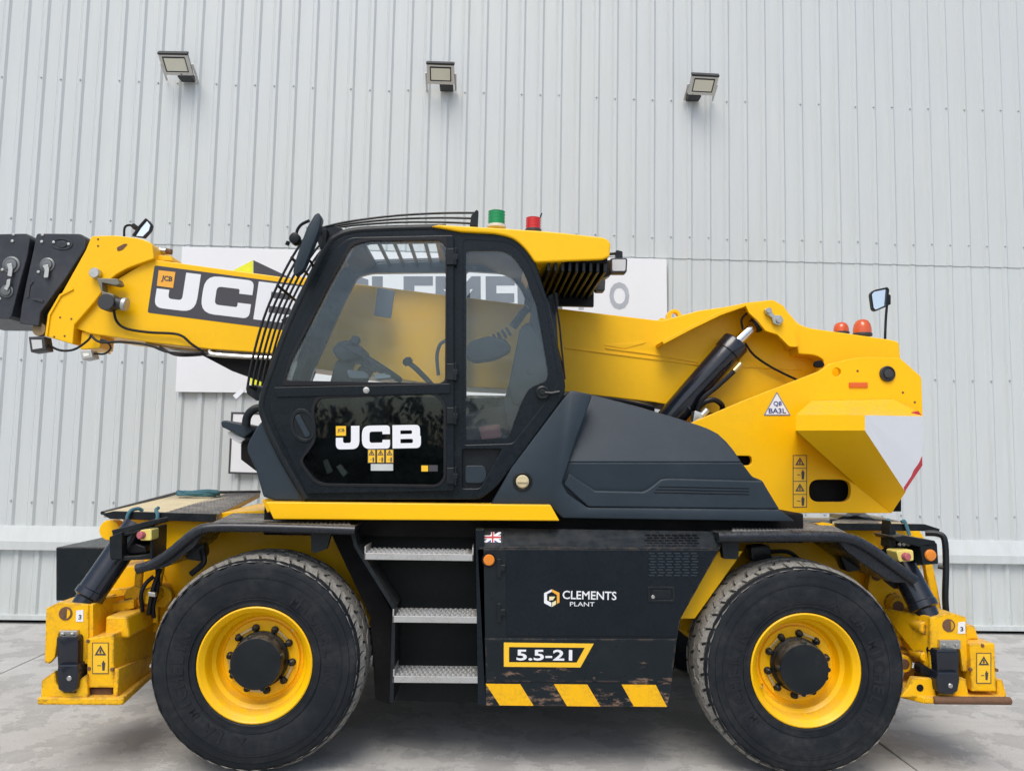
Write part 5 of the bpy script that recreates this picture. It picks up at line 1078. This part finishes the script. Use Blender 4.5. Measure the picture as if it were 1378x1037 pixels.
# ---- turret rear
tu = empty('turret', P(1150, 690, 1.2), T)
YT = .74
SLOT = fil([(1089, 645, 14), (1145, 645, 14), (1145, 675, 14), (1089, 675, 14)], 0, 6)
OUTT = fil([(920, 573), (1000, 539), (1103, 499), (1117, 489), (1157, 480, 12), (1211, 481, 5), (1240, 507, 4), (1242, 560), (1219, 662), (1200, 690), (1040, 690), (960, 690)])
S2 = fil([(985, 613, 7), (1012, 613, 7), (1012, 626, 7), (985, 626, 7)], 0, 4)
b = NB(); cplate(b, OUTT, [SLOT, oval(1126, 500.5, 6, 6, 0), S2], YT, YT+.04, .004); part('side_plate', b, YEL, tu)
b = NB(); cplate(b, OUTT, [], 1.64, 1.68, .004, Yref=YT); part('side_plate', b, YEL, tu)
b = NB(); plate(b, [(1060, 600), (1200, 600), (1195, 690), (1000, 690)], .86, 1.6, .01); plate(b, [(975, 605), (1040, 605), (1040, 690), (975, 690)], .84, 1.6, .01); part('turret_core', b, DARK, tu)
b = NB(); plate(b, fil([(1066, 432), (1088, 441, 8), (1130, 447), (1200, 457, 4), (1210, 460, 4), (1212, 483), (1235, 505), (1232, 520), (1090, 540), (1110, 485, 8), (1098, 478, 8), (1075, 476)]), .90, 1.56, .008); part('turret_top', b, YEL, tu)
b = NB(); plate(b, fil([(1096, 486), (1106, 484), (1111, 491), (1104, 495), (1095, 493)], 3), .88, .90, .004); part('turret_slot', b, DARK, tu)
p = P(1193.5, 503, YT); b = NB(); lathe(b, [(.052, 0), (.052, -.012), (.046, -.018), (.044, -.010), (.030, -.010), (.028, -.024), (.01, -.026)], p, (0, 1, 0), 28); part('turret_cap', b, DGREY, tu, True)
b = NB(); plate(b, [(1143, 514.5), (1168, 514.5), (1168, 521), (1143, 521)], YT-.010, YT, .002); part('side_reflector', b, lensmat('orange reflector', (.75, .12, .01), .1), tu)
b = NB()
for q in ((1154, 499), (1215, 528), (1231, 541)): p = P(*q, YT); cyl(b, p-Vector((0, .003, 0)), p+Vector((0, .004, 0)), .008, seg=8)
part('turret_bolt', b, RUST, tu)
b = NB(); plate(b, [(1208, 664), (1213, 662), (1213, 688), (1198, 688)], .85, 1.5, .003); part('rear_bumper', b, DARK, tu)
# counterweight
cw = empty('counterweight', P(1165, 640, .5), T)
a1, a2, a3 = (1071, 558, .30), (1164, 558.5, .30), (1242.5, 560, .722)
b1, b2_ = (1071, 579, .30), (1164, 579, .30)
t1, t2 = (1092, 539, .735), (1202, 537, .735)
l1, l2, l3 = (1151, 651, .735), (1218, 661, .62), (1241, 626, .722)
b = NB(); hull(b, [[a1, a2, b2_, b1], [t1, t2, a2, a1], [t2, (1228, 548, .722), a3, a2], [b1, b2_, l1], [b2_, l2, l1], [l2, (1200, 690, .735), l1], [a1, b1, t1], [b1, l1, (1071, 579, .735)], [t1, b1, (1071, 579, .735)]]); part('weight_block', b, YEL, cw, True, ang=33)
def off(pts, dn=-.004):
    q = [P(*p) for p in pts]; n = (q[1]-q[0]).cross(q[2]-q[0]).normalized()
    if n.y > 0: n = -n
    return q, n
b = NB()
for tri_ in ((a2, a3, l3), (a2, l3, l2), (a2, l2, b2_)):
    r0 = [P(*q_) for q_ in tri_]; prism(b, r0, [p+Vector((-.008, .015, 0)) for p in r0])
part('white_panel', b, WHT, cw)
def wf(x, y, yy): return P(x, y, yy-.010)
b = NB(); r0 = [wf(1218, 660.5, .62), wf(1241.3, 626, .722), wf(1241, 614, .722), wf(1236, 624, .70), wf(1214.5, 651.5, .615)]; prism(b, r0, [p+Vector((0, .009, 0)) for p in r0]); part('red_edge', b, REDV, cw)
b = NB(); prism(b, [P(1214, 557.5, .62), P(1222, 552, .74), P(1236, 553, .722), P(1240, 558.5, .722)], [p+Vector((0, 0, -.004)) for p in [P(1214, 557.5, .62), P(1222, 552, .74), P(1236, 553, .722), P(1240, 558.5, .722)]]); part('rear_reflector', b, RED, cw)
warning_label(1067, 612, 19, 70.5, YT-.0005, tu, two=4)
b = NB(); plate(b, fil([(1045.5, 526.5), (1064.5, 559), (1027.5, 559)], 2), YT-.0025, YT-.001, 0); part('number_plate', b, surf('steel blue vinyl', (.20, .22, .26), .5), tu)
b = NB(); plate(b, fil([(1045.5, 529.5), (1062, 557.5), (1030, 557.5)], 1), YT-.0045, YT-.003, 0); part('plate_face', b, WHT, tu)
b = NB(); text(b, 'Q8', (1041, 547), (1052, 547), 7.5, YT-.0055, .02); text(b, 'BA3L', (1034.5, 556), (1058, 556), 7, YT-.0055, .02); part('plate_lettering', b, BLUV, tu)
# rear mirror on its pole
rm = empty('rear_mirror', P(1191, 455, 1.0), T)
b = NB(); tpx(b, [(1191, 457, 1.0), (1192, 430, 1.0), (1194, 405, 1.0)], .009); part('mirror_pole', b, SATIN, rm, True)
b = NB(); MO = fil([(1171, 395, 4), (1176, 390, 4), (1195, 386, 2), (1197, 390), (1194, 412, 3), (1178, 419, 3), (1174, 416)], 1); cplate(b, MO, [fil([(1173.5, 396), (1177, 392), (1194, 388.5), (1192, 410.5), (1178.5, 416.5), (1176, 414)], 1)], .96, .99, .002); plate(b, fil([(1194, 396), (1199, 396), (1199, 410), (1193, 410)], 2), .97, 1.02, .004); part('mirror_frame', b, SATIN, rm)
b = NB(); plate(b, [(1173, 395.5), (1177, 391.5), (1194.5, 388), (1192.5, 411), (1178.5, 417), (1175.5, 414)], .973, .977, 0); part('mirror_glass', b, MIR, rm)
# rear work lamps on the roof
for (px, py, w, h, Y) in ((833, 357, 23, 20, .30), (808, 383, 14, 18, .85)):
    wl = empty('work_lamp', P(px, py, Y), T)
    b = NB(); plate(b, fil([(px-w/2, py-h/2), (px+w/2, py-h/2), (px+w/2-1, py+h/2), (px-w/2, py+h/2)], 3), Y, Y+.07, .006); part('lamp_case', b, DGREY, wl)
    b = NB(); plate(b, fil([(px-w/2+2.5, py-h/2+2), (px+w/2-2, py-h/2+2), (px+w/2-3, py+h/2-2.5), (px-w/2+2.5, py+h/2-2.5)], 2), Y-.004, Y+.002, .001); part('lamp_lens', b, CLR if w > 20 else DGREY, wl)
    b = NB(); plate(b, fil([(px-4, py-h/2-11), (px+5, py-h/2-9), (px+5, py-h/2+1), (px-4, py-h/2+1)], 2), Y+.01, Y+.06, .004); tube(b, [P(px-3, py-h/2-6, Y+.03), P(px-14, py-h/2-5, Y+.05)], .009, 8, False); part('lamp_bracket', b, SATIN, wl)
b = NB(); plate(b, fil([(803, 352), (824, 349), (824, 368), (816, 373), (802, 370)], 3), .5, .6, .006); part('lamp_guard', b, SATIN, T)
b = NB(); tpx(b, [(745, 395, .35), (752, 430, .3), (756, 470, .28), (760, 510, .25)], .006); part('cab_cable', b, HOSE, T, True)
b = NB(); plate(b, fil([(737, 398), (750, 392), (752, 410), (747, 425)], 3), .4, .5, .006); part('cab_vent', b, SATIN, T)
